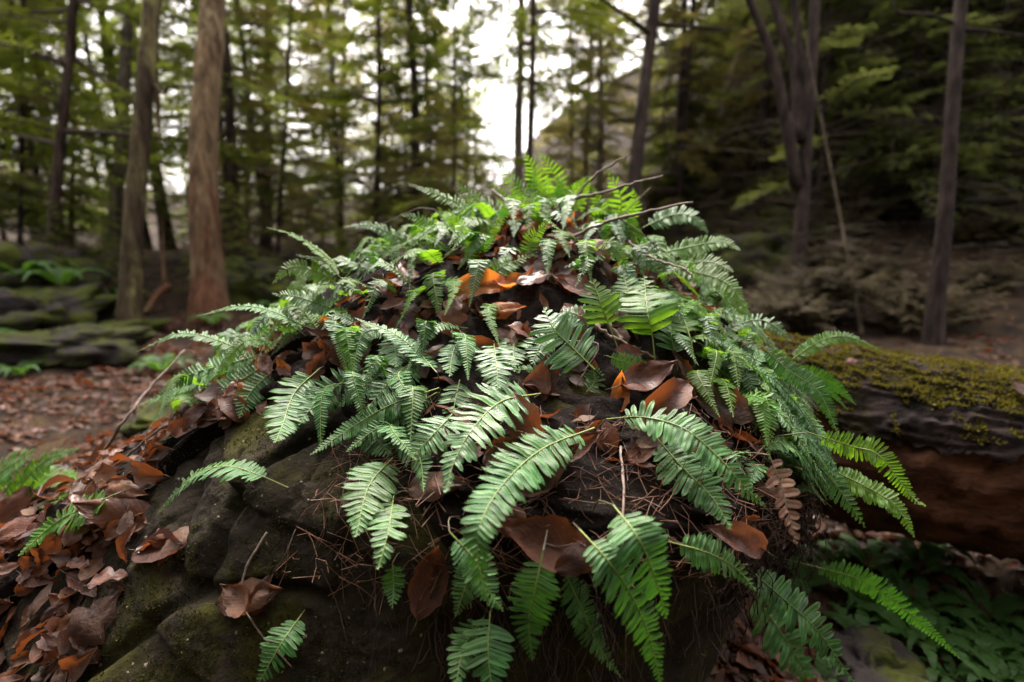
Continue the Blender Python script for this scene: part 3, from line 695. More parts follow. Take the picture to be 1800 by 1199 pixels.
for zi, (za, zk, cnt, keep, lab, grp, mks) in enumerate(zones):
    for i in range(cnt):
        a = rng.uniform(*za); k = rng.uniform(*zk)
        b = np.array(mound_point(a, k, .0, .04))
        L = rng.uniform(.10, .19); da = a + rng.uniform(-45, 45)
        out = np.array([math.cos(R(da)), math.sin(R(da)), 0])
        if zi in (3, 5): out = unit(out + np.array([0, -.6, 0]))
        h1 = rng.uniform(.03, .075)
        q = nearest(b + out * L); tip = np.array(q[0]) + np.array([0, 0, rng.uniform(.015, .05)])
        mid = b * .5 + tip * .5 + np.array([0, 0, h1]) + np.array([-out[1], out[0], 0]) * rng.uniform(-.035, .035)
        nr = unit(np.array([rng.uniform(-.4, .4), rng.uniform(-.5, .1), 1]))
        mk = {'b': 'frond_bright', 'f': 'frond', 'p': 'frond_pale'}[rng.choice(mks)]; up = zi == 6
        if up:
            tip = b + np.array([rng.uniform(-.07, .07), rng.uniform(-.03, .03), rng.uniform(.09, .13)]); mid = b * .5 + tip * .5 + np.array([rng.uniform(-.02, .02), .02, .01]); nr = unit([rng.uniform(-.4, .4), -.9, .3])
        if zi == 7:
            out = unit([1, -.75 + rng.uniform(-.5, .5), 0]); L = rng.uniform(.16, .24); q = nearest(b + out * L - np.array([0, 0, .12]))
            tip = np.array(q[0]) + out * .05 + np.array([0, 0, .02]); mid = b * .5 + tip * .5 + np.array([0, 0, rng.uniform(.03, .06)]); nr = unit([.2, -.3, 1])
        near_ = near_mark(b, MARKS); lab_ = '%s %s by %s' % ({'frond_bright': 'bright green', 'frond': 'dark green', 'frond_pale': 'pale green'}[mk], lab, near_)
        frond([b + np.array([0, 0, .012]), mid, tip], rng.uniform(.030, .048), nr, lab_, grp + ' by ' + near_, mk, False, 900 + zi * 100 + i, root=b - np.array([0, 0, .006]), into=carpet[mk] if i >= keep else None, thin=.72 if up else 1.0, dense=.14 if up else .115)

for mk, mb_ in carpet.items():
    if mb_.n: tag(mb_.build('fern_carpet', M[mk]), 'dense mass of small overlapping %s fern leaves filling the carpet' % {'frond': 'dark green', 'frond_pale': 'pale green', 'frond_bright': 'bright green'}[mk], 'fern', kind='stuff')

# ------------------------------------------------------------------ dead leaves
NL = 22
def leaf_arrays(seed, lobed=False, nu=13, nv=7):
    r = random.Random(seed)
    us = np.linspace(0, 1, nu); vn = np.linspace(-1, 1, nv); V, U = [], []
    cl = r.uniform(-2.0, 2.0); cw = r.uniform(-1.6, 2.4); tw = r.uniform(-.9, .9); asp = r.uniform(.20, .30); LEAF_CURL[seed] = (cl, cw)
    ph = r.uniform(0, 9)
    for u in us:
        w = asp * (math.sin(math.pi * min(1, u ** .80)) ** (.8 if u < .6 else 1.15) if 0 < u < 1 else 0) + .004
        if lobed: w *= .55 + .75 * abs(math.sin(u * math.pi * 3.2 + .3))
        else: w *= 1 + .05 * math.sin(u * 40 + ph)
        for v in vn:
            y = v * w * (1 + .28 * noise.noise(Vector((u * 5 + seed * 3.3, math.copysign(2.0, v), seed))) * abs(v))
            # curl across the width (cylinder) and along the length
            kx = cw * 2.2
            yy = math.sin(y * kx) / kx if abs(kx) > .05 else y
            z = (1 - math.cos(y * kx)) / kx if abs(kx) > .05 else 0
            z += .085 * noise.noise(Vector((u * 3.5 + ph, v * 1.8, seed))) + .012 * math.sin((u - abs(v) * .16) * 40) * abs(v) - .02 * (1 - min(1, abs(v) * 3))
            a = tw * (u - .5); yy, z = yy * math.cos(a) - z * math.sin(a), yy * math.sin(a) + z * math.cos(a)
            kl = cl if abs(cl) > .05 else .05
            th = (u - .5) * kl
            X = (math.sin(th) / kl) - z * math.sin(th); Z = (1 - math.cos(th)) / kl + z * math.cos(th)
            V.append((X, yy, Z)); U.append((u, v * .5 + .5))
    return np.array(V), grid_faces(nu, nv)[:, ::-1], np.array(U)
LOBED = (3, 9, 15, 19)
LEAVES = [leaf_arrays(s, s in LOBED) for s in range(NL)]
_ld = {}
def leaf_blade(i, mkey):
    if (i, mkey) not in _ld:
        V, F, U = LEAVES[i]; V = V - np.array([0, 0, V[:, 2].min()])
        o = mesh_obj('dead_leaf', V, F, M[mkey], None, U); _ld[(i, mkey)] = o.data; bpy.data.objects.remove(o)
        me = _ld[(i, mkey)]
        j = 3; p = V[j]
        t, f = tube([p + np.array([.02, 0, .003]), p + np.array([-.08, .01, .0]), p + np.array([-.2, .04, -.02])], [.008, .007, .005], 4)
        o = mesh_obj('stalk', t, f, M['stem_dark']); _ld[(i, mkey, 's')] = o.data; bpy.data.objects.remove(o)
    return _ld[(i, mkey)], _ld[(i, mkey, 's')]
def put_leaf(p, n, size, label, group=None, mkey='leaf', var=None, yaw=None, tilt=25, lift=0.0, r=rng, stalk=True):
    i = r.randrange(NL) if var is None else var
    me, st = leaf_blade(i, mkey)
    o = new_obj('dead_leaf', me)
    q = Vector(n).to_track_quat('Z', 'Y').to_matrix().to_4x4()
    m = Matrix.Translation(Vector(p) + Vector(n) * (lift - .004)) @ q @ Matrix.Rotation(r.uniform(0, 6.283) if yaw is None else R(yaw), 4, 'Z') @ Matrix.Rotation(R(r.uniform(-tilt, tilt)), 4, 'X') @ Matrix.Rotation(R(r.uniform(-tilt, tilt)), 4, 'Y') @ Matrix.Scale(size, 4)
    o.matrix_world = m
    tag(o, label, 'leaf', group)
    if stalk: new_obj('stalk', st, o)
    return o
def px_leaf(px, py, wpx, label, mkey='leaf', var=None, yaw=None, nrm=None, lift=.02, tilt=8):
    h = cast(px, py)
    if h is None: return
    n = Vector(nrm).normalized() if nrm else (h[1] + Vector((0, -.3, .4))).normalized()
    put_leaf(h[0], n, wpx * h[3] / FPX, label, None, mkey, var, yaw, tilt, lift)
PL = [
 (850, 520, 125, 'large orange leaf glowing in the light below the bright green frond', 'leaf_orange', 1, 10, (.0, -.75, .6)),
 (905, 512, 90, 'orange brown leaf lying behind the glowing orange one', 'leaf_orange', 2, 30, (0, -.5, .8)),
 (885, 558, 85, 'curled orange leaf above the upright blunt frond', 'leaf_orange', 4, 15, (0, -.7, .6)),
 (1005, 515, 85, 'pale pink leaf with ribbed veins above the white fan frond', 'leaf_pink', 5, 150, (0, -.6, .8)),
 (940, 505, 80, 'pale ribbed leaf left of the pink one', 'leaf_pink', 7, 20, (.1, -.5, .8)),
 (1085, 690, 75, 'upright pointed orange leaf left of the arched brown leaf', 'leaf_orange', 0, 85, (0, -.9, .3)),
 (1130, 675, 120, 'arched pinkish brown leaf beside the upright orange one', 'leaf_pink', 6, 20, (.1, -.6, .7)),
 (1160, 705, 120, 'dark brown leaf folded under the arched pinkish one', 'leaf', 8, 30, (.1, -.8, .5)),
 (1250, 715, 130, 'long folded brown leaf on the right of the mound', 'leaf', 10, 155, (.1, -.7, .6)),
 (940, 670, 95, 'pinkish brown leaf standing between the two glossy fronds', 'leaf_pink', 11, 70, (.2, -.9, .3)),
 (975, 665, 80, 'brown leaf standing on edge right of the pinkish one', 'leaf', 12, 80, (-.4, -.8, .3)),
 (930, 740, 110, 'dark red brown leaf under the broad glossy frond', 'leaf', 13, 120, (-.2, -.8, .4)),
 (960, 830, 150, 'broad brown leaf behind the largest arching frond', 'leaf', 2, 40, (-.1, -.8, .5)),
 (1000, 790, 120, 'folded brown leaf at the edge of the root hollow', 'leaf', 6, 20, (.1, -.7, .6)),
 (955, 955, 150, 'large wrinkled wet brown leaf on the front lip', 'leaf', 5, 165, (0, -.75, .6)),
 (1020, 975, 110, 'dark brown leaf right of the large wrinkled one', 'leaf', 7, 20, (.1, -.8, .5)),
 (765, 1000, 135, 'reddish brown leaf hanging against the dark rock front', 'leaf', 0, 75, (-.1, -.95, .2)),
 (1280, 945, 105, 'flat tan leaf stuck on the right part of the lip', 'leaf_pink', 1, 155, (.1, -.8, .5)),
 (790, 560, 80, 'pinkish upright leaf left of the curled orange leaf', 'leaf_pink', 3, 80, (.2, -.8, .4)),
 (815, 540, 70, 'brown leaf behind the pinkish upright leaf', 'leaf', 4, 60, (.2, -.7, .5)),
 (945, 415, 70, 'orange leaf lit from behind near the summit', 'leaf_orange', 4, 20, (0, -.6, .7)),
 (1000, 402, 45, 'small orange leaf under the crossing twigs', 'leaf_orange', 2, 70, (0, -.7, .5)),
 (855, 435, 60, 'small orange curled leaf on the summit slope', 'leaf_orange', 6, 10, (0, -.6, .8)),
 (460, 1050, 105, 'crumpled brown leaf caught on the bare rock face', 'leaf', 10, 25, (-.3, -.7, .6)),
 (440, 1060, 90, 'rolled brown leaf joined to the crumpled one on the rock', 'leaf', 6, 170, (-.3, -.6, .7)),
 (485, 1035, 70, 'small brown leaf standing over the crumpled one on the rock', 'leaf', 8, 80, (-.2, -.9, .3)),
 (300, 975, 95, 'bright brown leaf at the tip of the leaf pile on the rock', 'leaf', 5, 20, (-.3, -.5, .8)),
 (215, 905, 110, 'large pale brown leaf with visible veins on the leaf pile', 'leaf_pink', 7, 160, (.2, -.7, .6)),
 (30, 920, 110, 'rolled brown leaf below the lacy fronds', 'leaf_pink', 6, 60, (.2, -.7, .6)),
 (180, 1095, 85, 'lobed oak leaf at the low end of the leaf pile', 'leaf', 9, 50, (.1, -.7, .7)),
]
for (x, y, w, lab, mk, var, yaw, nr) in PL: px_leaf(x, y, w, lab, mk, var, yaw, nr)
# leaves on the mound
for i in range(85):
    a = rng.uniform(215, 350); k = rng.uniform(.2, 4.1) if a > 240 else rng.uniform(.2, 2.6)
    if a > 300 and k < 2.0 and rng.random() < .5: continue
    p = Vector(mound_point(a, k, .01, .04)); h = nearest(p)
    n = (h[1] if h[1].z > 0 else -h[1]) + Vector((0, -.3, .2))
    mk, var = rng.choice(['leaf'] * 5 + ['leaf_pink']), rng.randrange(NL); near_ = near_mark(h[0], MARKS)
    put_leaf(h[0], n.normalized(), rng.uniform(.06, .10), leaf_look(var, mk) + ' dead leaf on the mound by ' + near_, 'leaves by ' + near_, mk, var, tilt=30, lift=rng.uniform(0, .015))
# leaf pile on the left bank
cnt = 0
while cnt < 190:
    x = rng.uniform(-60, 420); y = rng.uniform(690, 1230)
    # outline of the pile in the photo
    lim = np.interp(y, [690, 740, 800, 880, 930, 965, 1010, 1199, 1230], [470, 360, 300, 245, 250, 330, 260, 130, 110])
    if x > lim: continue
    h = cast(x, y)
    if h is None: continue
    n = (h[1] if h[1].dot(ray(x, y)) < 0 else -h[1]); n = (n + Vector((0, -.1, .5))).normalized()
    mk, var = rng.choice(['leaf'] * 6 + ['leaf_pink']), rng.randrange(NL); near_ = near_mark(h[0], BANK)
    put_leaf(h[0], n, rng.uniform(.042, .078), leaf_look(var, mk) + ' leaf in the bank pile by ' + near_, 'bank leaves by ' + near_, mk, var, tilt=32, lift=rng.uniform(0, .03)); cnt += 1

for i in range(34):
    t = rng.random(); x = 340 + 290 * t + rng.uniform(-30, 30); y = 735 - 165 * t + rng.uniform(-25, 40)
    h = cast(x, y)
    if h is None: continue
    mk, var = rng.choice(['leaf', 'leaf', 'leaf', 'leaf_pink', 'leaf_orange']), rng.randrange(NL); near_ = near_mark(h[0], MARKS)
    n = (h[1] if h[1].dot(ray(x, y)) < 0 else -h[1]); n = (n + Vector((0, -.2, .4))).normalized()
    put_leaf(h[0], n, rng.uniform(.045, .085), leaf_look(var, mk) + ' dead leaf on the soil edge by ' + near_, 'edge leaves by ' + near_, mk, var, tilt=30, lift=rng.uniform(0, .015))
def leaf_litter(name, label, pts, sizes, seed, mkey='leaf'):
    r = random.Random(seed); mb = MB()
    lo = [leaf_arrays(s, False, 5, 3) for s in range(8)]
    for (p, n), s in zip(pts, sizes):
        V, F, U = lo[r.randrange(8)]
        q = np.array(Vector(n).to_track_quat('Z', 'Y').to_matrix() @ Matrix.Rotation(r.uniform(0, 6.28), 3, 'Z') @ Matrix.Rotation(R(r.uniform(-25, 25)), 3, 'X') @ Matrix.Rotation(R(r.uniform(-25, 25)), 3, 'Y'))
        mb.add((V * s) @ q.T + np.array(p), F, U)
    return tag(mb.build(name, M[mkey]), label, 'leaf litter', kind='stuff')
pts, sz = [], []
for i in range(700):      # under layer on the bank
    a = rng.uniform(150, 208); k = rng.uniform(2.3, 7.5); p = Vector(mound_point(a, k, .014, .04))
    h = nearest(p); n = h[1] if h[1].z > 0 else -h[1]
    pts.append((h[0] + n * rng.uniform(.002, .012), n)); sz.append(rng.uniform(.05, .09))
for i in range(420):      # under layer between the ferns
    a = rng.uniform(212, 370); k = rng.uniform(.1, 3.0) if a > 245 else rng.uniform(.1, 2.5); p = Vector(mound_point(a, k, .014, .04))
    h = nearest(p); n = h[1] if h[1].z > 0 else -h[1]
    pts.append((h[0] + n * rng.uniform(.002, .01), n)); sz.append(rng.uniform(.03, .07))
leaf_litter('leaf_litter', 'matted layer of small brown leaf pieces under the larger leaves', pts, sz, 3)
pts, sz = [], []
for i in range(14000):
    t = rng.random() ** 2.2; x = rng.uniform(-1, 1) * (2.2 + 12 * t); y = .6 + t * 14 + rng.uniform(-.4, .4)
    if y < .3: continue
    e = .1; g = terrain(x, y); n = Vector((g - terrain(x + e, y), g - terrain(x, y + e), e)).normalized()
    pts.append((Vector((x, y, g + .008)), n)); sz.append(rng.uniform(.05, .10))
leaf_litter('leaf_litter', 'fallen brown leaves scattered over the forest floor', pts, sz, 4)
for nm, n, xr, yr, mk, sd_ in (('damp brown leaves covering the ground beyond the leaf pile', 5200, (-4.2, -.5), (1.6, 5.5), 'leaf', 11), ('paler leaves strewn beyond the leaf pile', 500, (-4.2, -.5), (1.6, 5.5), 'leaf_pink', 12),
                               ('reddish leaves strewn on the ground below the log', 1500, (.55, 2.6), (.75, 2.4), 'leaf', 13), ('paler leaves strewn on the ground below the log', 420, (.55, 2.6), (.75, 2.4), 'leaf_pink', 14)):
    pts, sz = [], []
    for i in range(n):
        x, y = rng.uniform(*xr), rng.uniform(*yr); e = .1; g = terrain(x, y)
        pts.append((Vector((x, y, g + rng.uniform(.006, .02))), Vector((g - terrain(x + e, y), g - terrain(x, y + e), e)).normalized())); sz.append(rng.uniform(.05, .09))
    leaf_litter('leaf_litter', nm, pts, sz, sd_, mk)

# ------------------------------------------------------------------ needles, roots
def strands(name, label, n, gen, rad, mkey, seed):
    r = random.Random(seed); mb = MB()
    for i in range(n):
        P = gen(r)
        if P is None: continue
        v, f = tube(P, rad * r.uniform(.6, 1.3), 3, False); mb.add(v, f)
    return tag(mb.build(name, M[mkey]), label, name.split('_')[-1], kind='stuff')
def gen_needle(r):
    a = r.uniform(240, 340); k = r.uniform(2.4, 4.5); p = Vector(mound_point(a, k, .012, .04)); h = nearest(p)
    n = h[1] if h[1].dot(Vector((0, -.5, .7))) > 0 else -h[1]
    t = Vector((r.uniform(-1, 1), r.uniform(-1, 1), r.uniform(-1, .6))).normalized(); L = r.uniform(.03, .075)
    b = h[0] + n * r.uniform(.002, .02)
    c = Vector((r.uniform(-1, 1), r.uniform(-1, 1), r.uniform(-1, 1))) * .006
    return [b - t * L / 2, b + c, b + t * L / 2]
strands('pine_needles', 'thin dry conifer needles strewn over the dark soil of the lip', 1500, gen_needle, .0006, 'needle', 5)
def gen_root(r):
    a = r.uniform(250, 345); k = r.uniform(4.0, 4.9); p = Vector(mound_point(a, k, .012, .04))
    P = [p]; c = Vector((math.cos(R(a)), math.sin(R(a)), 0)) * .012
    for j in range(r.randint(4, 8)):
        P.append(P[-1] + Vector((r.uniform(-.012, .012), r.uniform(-.012, .012), -r.uniform(.01, .03))))
    return [q + c for q in P]
strands('hanging_roots', 'fine dark roots hanging from the soil along the lip', 260, gen_root, .0008, 'root', 6)
def gen_mat_root(r):
    a = r.uniform(300, 352); k = r.uniform(4.0, 5.2); P = []
    for j in range(8):
        p = Vector(mound_point(a, k, .015, .04)); P.append(p + Vector((r.uniform(-.008, .008), r.uniform(-.012, .004), 0)))
        a += r.uniform(-3, 3); k += r.uniform(-.05, .14)
    return P
strands('matted_roots', 'mat of dark wet roots on the right edge of the boulder', 150, gen_mat_root, .0022, 'root', 8)

mbd = MB(); rr_ = random.Random(77)
for i in range(300):
    x = rr_.uniform(150, 760); y = rr_.uniform(740, 1200); h = cast(x, y)
    if h is None: continue
    n = h[1] if h[1].dot(ray(x, y)) < 0 else -h[1]; t = n.cross(Vector((rr_.uniform(-1, 1), rr_.uniform(-1, 1), rr_.uniform(-1, 1)))).normalized(); b = n.cross(t)
    s1 = rr_.choice([.0006, .0007, .0009, .001, .0022]) * rr_.uniform(.7, 1.4); s2 = s1 * rr_.uniform(.35, .9); p = h[0] - n * .0005
    mbd.add([p - t * s1 - b * s2, p + t * s1 - b * s2, p + t * s1 + b * s2, p - t * s1 + b * s2, p - t * s1 * .7 - b * s2 * .6 + n * s2, p + t * s1 * .7 - b * s2 * .6 + n * s2, p + t * s1 * .7 + b * s2 * .6 + n * s2, p - t * s1 * .7 + b * s2 * .6 + n * s2],
            [[4, 5, 6, 7], [0, 1, 5, 4], [1, 2, 6, 5], [2, 3, 7, 6], [3, 0, 4, 7]])
mt = MB(); rm = random.Random(31)
for i in range(26000):
    x = rm.uniform(110, 720); y = rm.uniform(700, 1210)
    nz_ = noise.noise(Vector((x * .011, y * .011, 2))) + .5 * noise.noise(Vector((x * .04, y * .04, 5)))
    if nz_ < .12 + .25 * sst(420, 640, x) - .22 * sst(1000, 1200, y) : continue
    h = cast(x, y)
    if h is None or h[0].z > .95: continue
    n = h[1] if h[1].dot(ray(x, y)) < 0 else -h[1]; n = (n + Vector((rm.uniform(-.6, .6), rm.uniform(-.6, .6), rm.uniform(-.2, .8)))).normalized()
    t = n.cross(Vector((rm.uniform(-1, 1), rm.uniform(-1, 1), rm.uniform(-1, 1)))).normalized(); s1 = rm.uniform(.0018, .0045); p = h[0] - n * .0008
    mt.add([p - t * s1 * .3, p + t * s1 * .3, p + n * s1 + t * s1 * .1, p + n * s1 - t * s1 * .1], [[0, 1, 2, 3]])
M['rock_moss'] = plain('rock_moss', (.040, .042, .008), .9, .6, 40, 0, .001, .15, (.07, .075, .008), .2)
tag(mt.build('moss', M['rock_moss'], boulder, False), 'olive moss in patches on the bare rock face', kind='stuff')
M['fleck'] = plain('pale_flecks', (.15, .12, .08), .9, .6, 300)
tag(mbd.build('debris', M['fleck'], None, False), 'pale crumbs of bark and seed scattered on the bare rock', 'debris', kind='stuff')

# ------------------------------------------------------------------ twigs
def twig(pts, rad, label, mkey='twig', knots=True, group=None, side=()):
    pts = [p for p in pts if p is not None]
    if len(pts) < 2: return
    P = crom([np.array(p) for p in pts], 26)
    r = random.Random(int(P[0][0] * 1e4) & 0xffff)
    P = P + np.array([[r.uniform(-1, 1) * rad * .5 for _ in range(3)] for _ in P])
    rr = np.linspace(rad, rad * .55, 26) * np.array([1 + (.35 if (knots and i % 6 == 3) else 0) + r.uniform(-.08, .08) for i in range(26)])
    o = Vector(P[0]); e = new_obj('twig', None); e.location = o; e.empty_display_size = .02
    tag(e, label, 'twig', group)
    v, f = tube(P - P[0], rr, 7); mesh_obj('stem', v, f, M[mkey], e)
    for (i, q, sr) in side:
        v, f = tube(crom([P[i] - P[0], (P[i] + np.array(q)) / 2 - P[0] + np.array([.004, 0, .004]), np.array(q) - P[0]], 8), np.linspace(sr, sr * .5, 8), 5)
        mesh_obj('side_twig', v, f, M[mkey], e)
    return e
s0 = surf(945, 446, .004)
twig([s0, at(1030, 405, 1.08), at(1110, 378, 1.06), at(1216, 356, 1.04)], .0042, 'longest grey twig lying across the upper mound and pointing right', side=[(14, at(1143, 330, 1.08), .0016), (14, at(1158, 440, 1.05), .0016)])
twig([at(955, 385, 1.22), at(1000, 352, 1.2), at(1060, 338, 1.18), at(1166, 308, 1.15)], .0042, 'forked pale twig above the longest one on the crest', side=[(7, at(1000, 335, 1.22), .002)])
twig([at(960, 392, 1.26), at(1010, 348, 1.25), at(1050, 305, 1.24), at(1106, 273, 1.22)], .0040, 'twig crossing the forked one and rising steepest', 'twig')
twig([at(865, 335, 1.3), at(900, 362, 1.27), at(940, 385, 1.24), at(990, 398, 1.2)], .0042, 'dark twig lying left of the crossing twigs on the crest', 'twig')
twig([at(1105, 425, 1.12), at(1150, 455, 1.08), at(1195, 470, 1.04), at(1218, 485, 1.02)], .0032, 'thin twig sloping down right of the white sparse frond')
twig([surf(160, 830, .01), surf(215, 745, .03) or at(215, 745, 1.15), at(265, 680, 1.22), at(325, 615, 1.3)], .0042, 'long bare twig leaning out of the leaf pile')
twig([surf(110, 900, .02), surf(200, 820, .03), surf(290, 745, .03), surf(400, 660, .03)], .0035, 'thin dark twig lying along the top of the leaf pile', 'twig_dark')
twig([surf(60, 1205, .02), surf(95, 1150, .02), surf(140, 1090, .02)], .0075, 'thick brown stick lying at the foot of the leaf pile')
twig([surf(470, 935, .01), surf(432, 1000, .012), surf(430, 1060, .012), surf(455, 1110, .01), surf(512, 1172, .01)], .0018, 'thin bent twig crossing the crumpled leaf on the bare rock')
twig([surf(1090, 785, .01), surf(1096, 850, .025), surf(1094, 960, .03), surf(1100, 1090, .03), surf(1098, 1210, .03)], .0018, 'thin grey twig hanging straight down over the lip')
twig([surf(880, 925, .02), surf(930, 948, .02), surf(985, 960, .02), surf(1030, 950, .02)], .0013, 'hairlike stem lying across the large wrinkled leaf', 'twig')
twig([surf(1095, 600, .01), surf(1065, 570, .02), surf(1055, 580, .02), surf(1150, 630, .02)], .005, 'curved brown stick under the upright backlit fronds')
twig([surf(985, 600, .02), surf(1050, 605, .04), surf(1030, 650, .03), surf(1012, 680, .01)], .0018, 'thin forked twig standing right of the fan frond')
twig([at(835, 410, 1.2), at(760, 368, 1.22), at(720, 372, 1.24), at(670, 395, 1.25)], .0014, 'thin thorny stem arching left of the crest')
for i, (a, b) in enumerate([((565, 1000), (610, 1130)), ((575, 905), (545, 990)), ((590, 970), (640, 1060)), ((520, 930), (470, 1020)), ((1230, 1000), (1222, 1140)), ((600, 780), (660, 830))]):
    p, q = surf(*a, .008), surf(*b, .008); m = surf((a[0] + b[0]) / 2 + 6, (a[1] + b[1]) / 2, .012)
    twig([p, m, q], .0009, 'hair thin dry stalk hanging on the dark rock face', 'twig_dark', False, 'dry stalks on the rock')

# ------------------------------------------------------------------ the mossy log
def log_axis(t):
    A = np.array(at(1180, 700, 1.85)); B = np.array(at(2050, 838, 1.42))
    A[2] = .43; B[2] = .30
    return A * (1 - t) + B * t
lg = new_obj('fallen_log', None); lg.location = Vector(log_axis(1.0)) - Vector((0, 0, .3))
tag(lg, 'thick fallen log with mossy top and peeling bark beside the boulder', 'log')
lo = np.array(lg.location)
LA, LB_ = log_axis(0), log_axis(1); ld = unit(LB_ - LA); lside = unit(np.cross(ld, [0, 0, 1])); lup = np.cross(lside, ld)
def fiss(t, th):      # long plates of bark split by fissures
    return .030 * (min(.4, abs(noise.noise(Vector((t * 9, th * 13, 5))))) - .2) + .008 * (abs(noise.noise(Vector((t * 45, th * 22, 2)))) - .2)
def log_shell(nu, nv, a0, a1, rad, rough, seed, edge=0, sc=9):
    V = []
    for i in range(nu):
        t = i / (nu - 1); c = log_axis(t)
        for j in range(nv):
            u = j / (nv - 1); th = R(a0 + (a1 - a0) * u)
            if edge: th = R(a0 + (a1 - a0) * u) + R(edge) * noise.noise(Vector((t * 14, seed, 0))) * abs(2 * u - 1) ** 3 + R(edge * .5) * noise.noise(Vector((t * 50, seed, 4))) * abs(2 * u - 1) ** 3
            dr = lside * math.cos(th) + lup * math.sin(th)
            p = c + dr * rad
            d = rough * noise.fractal(Vector((t * 12, math.cos(th) * 2.2 + seed, math.sin(th) * 2.2)) * sc / 6, 1, 2, 5)
            if edge: d += fiss(t, th)
            V.append(c + dr * (rad + d) - lo)
    return np.array(V), grid_faces(nu, nv)
V, F = log_shell(120, 60, 0, 360, .262, .03, 2); mesh_obj('wood', V, F, M['wood'], lg)
# lside points away/towards camera; bark covers the upper part
near = -1 if lside[1] > 0 else 1
V, F = log_shell(300, 100, 20, 160, .290, .012, 5, 10, 10); mesh_obj('bark', V, F, M['logbark'], lg)
mm = MB(); r = random.Random(4)
for i in range(60000):
    t = r.random(); dg = r.uniform(22, 158); th = R(dg); nse = noise.noise(Vector((t * 11, th * 3.5, 1))) + .5 * noise.noise(Vector((t * 40, th * 11, 1)))
    if nse < -.75 + 1.25 * (abs(dg - 90) / 68) ** 2.2: continue
    dr = lside * math.cos(th) + lup * math.sin(th)
    d = .012 * noise.fractal(Vector((t * 12, math.cos(th) * 2.2 + 5, math.sin(th) * 2.2)) * 10 / 6, 1, 2, 5) + fiss(t, th)
    p = log_axis(t) + dr * (.287 + d) - lo
    s = r.uniform(.005, .012); a = unit(dr + np.array([r.uniform(-.9, .9) for _ in range(3)])); b = unit(np.cross(a, [r.uniform(-1, 1), r.uniform(-1, 1), .3]))
    mm.add([p - b * s * .4, p + b * s * .4, p + a * s + b * s * .15, p + a * s - b * s * .15], [[0, 1, 2, 3]])
tag(mm.build('moss', M['moss'], lg, False), 'yellow green moss on top of the log', kind='stuff')
def log_top(t, th=80):
    th = R(th); return log_axis(t) + (lside * math.cos(th) + lup * math.sin(th)) * .297
_th = 90 + 28 * (1 if lside[1] > 0 else -1)
put_leaf(log_top(.36, _th), Vector((0, -.4, .9)), .05, 'pale pink leaf lying on the moss of the log', None, 'leaf_pink', 4, 20, lift=.012)
put_leaf(log_top(.66, _th), Vector((0, -.5, .8)), .06, 'dull purple brown leaf lying on the log further right', None, 'leaf', 5, 100, lift=.012)

TM = {n: at(x, 425, d) for n, x, d in [('the slim dark leaning trunk', 85, 6.5), ('the lichen spotted trunk', 235, 5), ('the stripped red trunk', 368, 5.6), ('the pale grey trunk', 205, 9), ('the thin straight trunk', 660, 9),
 ('the very thin sapling', 798, 8.5), ('the close pair of trunks', 922, 9.5), ('the dark leaning tree', 1108, 5.5), ('the split trunk', 1396, 6), ('the pale leaning stem', 1500, 5.2), ('the thick dark trunk', 1640, 4.6), ('the mossy slim trunk', 1030, 11.5),
 ('the dark trunk at the gap', 468, 11), ('the far left boulders', 0, 5.5), ('the dim right trunk', 1740, 7.5), ('the thin trunk by the gaps', 600, 13)]}

# ------------------------------------------------------------------ rocks round about
def rock(px, py, d, size, label, seed, mkey='rock_far', z=None, rot=0):
    p = at(px, py, d); g = terrain(p.x, p.y)
    nu, nv = 34, 52; V = []
    for i in range(nu):
        th = math.pi * i / (nu - 1)
        for j in range(nv):
            ph = 2 * math.pi * j / nv
            v = Vector((math.sin(th) * math.cos(ph), math.sin(th) * math.sin(ph), math.cos(th)))
            b = Vector([math.copysign(abs(c) ** .62, c) for c in v])
            s = 1 + .42 * noise.fractal(b * 1.5 + Vector((seed * 7.1, 0, 0)), .8, 2, 6)
            V.append((b.x * s * size[0], b.y * s * size[1], b.z * s * size[2]))
    o = mesh_obj('rock', V, grid_faces(nu, nv, True), M[mkey]); o.location = (p.x, p.y, (g if z is None else z) + size[2] * .35); o.rotation_euler = (0, 0, rot)
    return tag(o, label, 'rock')
rock(130, 625, 4.1, (.46, .35, .13), 'flat mossy slab lying on the leafy ground left of the mound', 1)
rock(60, 560, 4.9, (.6, .5, .28), 'dark rounded boulder behind the flat mossy slab', 2)
rock(170, 585, 4.9, (.5, .4, .10), 'low grey slab beside the lichen covered trunk', 3)
rock(10, 500, 5.6, (.7, .6, .42), 'large dark boulder overgrown with ferns at the far left', 4)
rock(445, 430, 7.0, (.50, .5, .34), 'mossy ledge block behind the stripped red trunk', 5)
rock(440, 480, 6.4, (.55, .5, .30), 'lower mossy ledge block behind the stripped red trunk', 6)
rock(1540, 1085, 1.3, (.11, .10, .07), 'dark mossy stone on the ground below the slim reaching frond', 7)
rock(300, 640, 2.7, (.2, .2, .1), 'small mossy stone beyond the leaf pile', 9)
rock(480, 578, 2.4, (.34, .2, .2), 'dark hollow edged rock just behind the left shoulder of the mound', 10)
for i in range(16):
    x = rng.uniform(1180, 1800); d = rng.uniform(7, 16); p = at(x, 400, d)
    rock(x, 400, d, (rng.uniform(.3, .9), rng.uniform(.3, .7), rng.uniform(.2, .5)), 'grey ledge rock on the wooded hillside near ' + near_mark(p, TM), 20 + i, rot=rng.uniform(0, 6)).__setitem__('group', 'hillside rocks near ' + near_mark(p, TM))

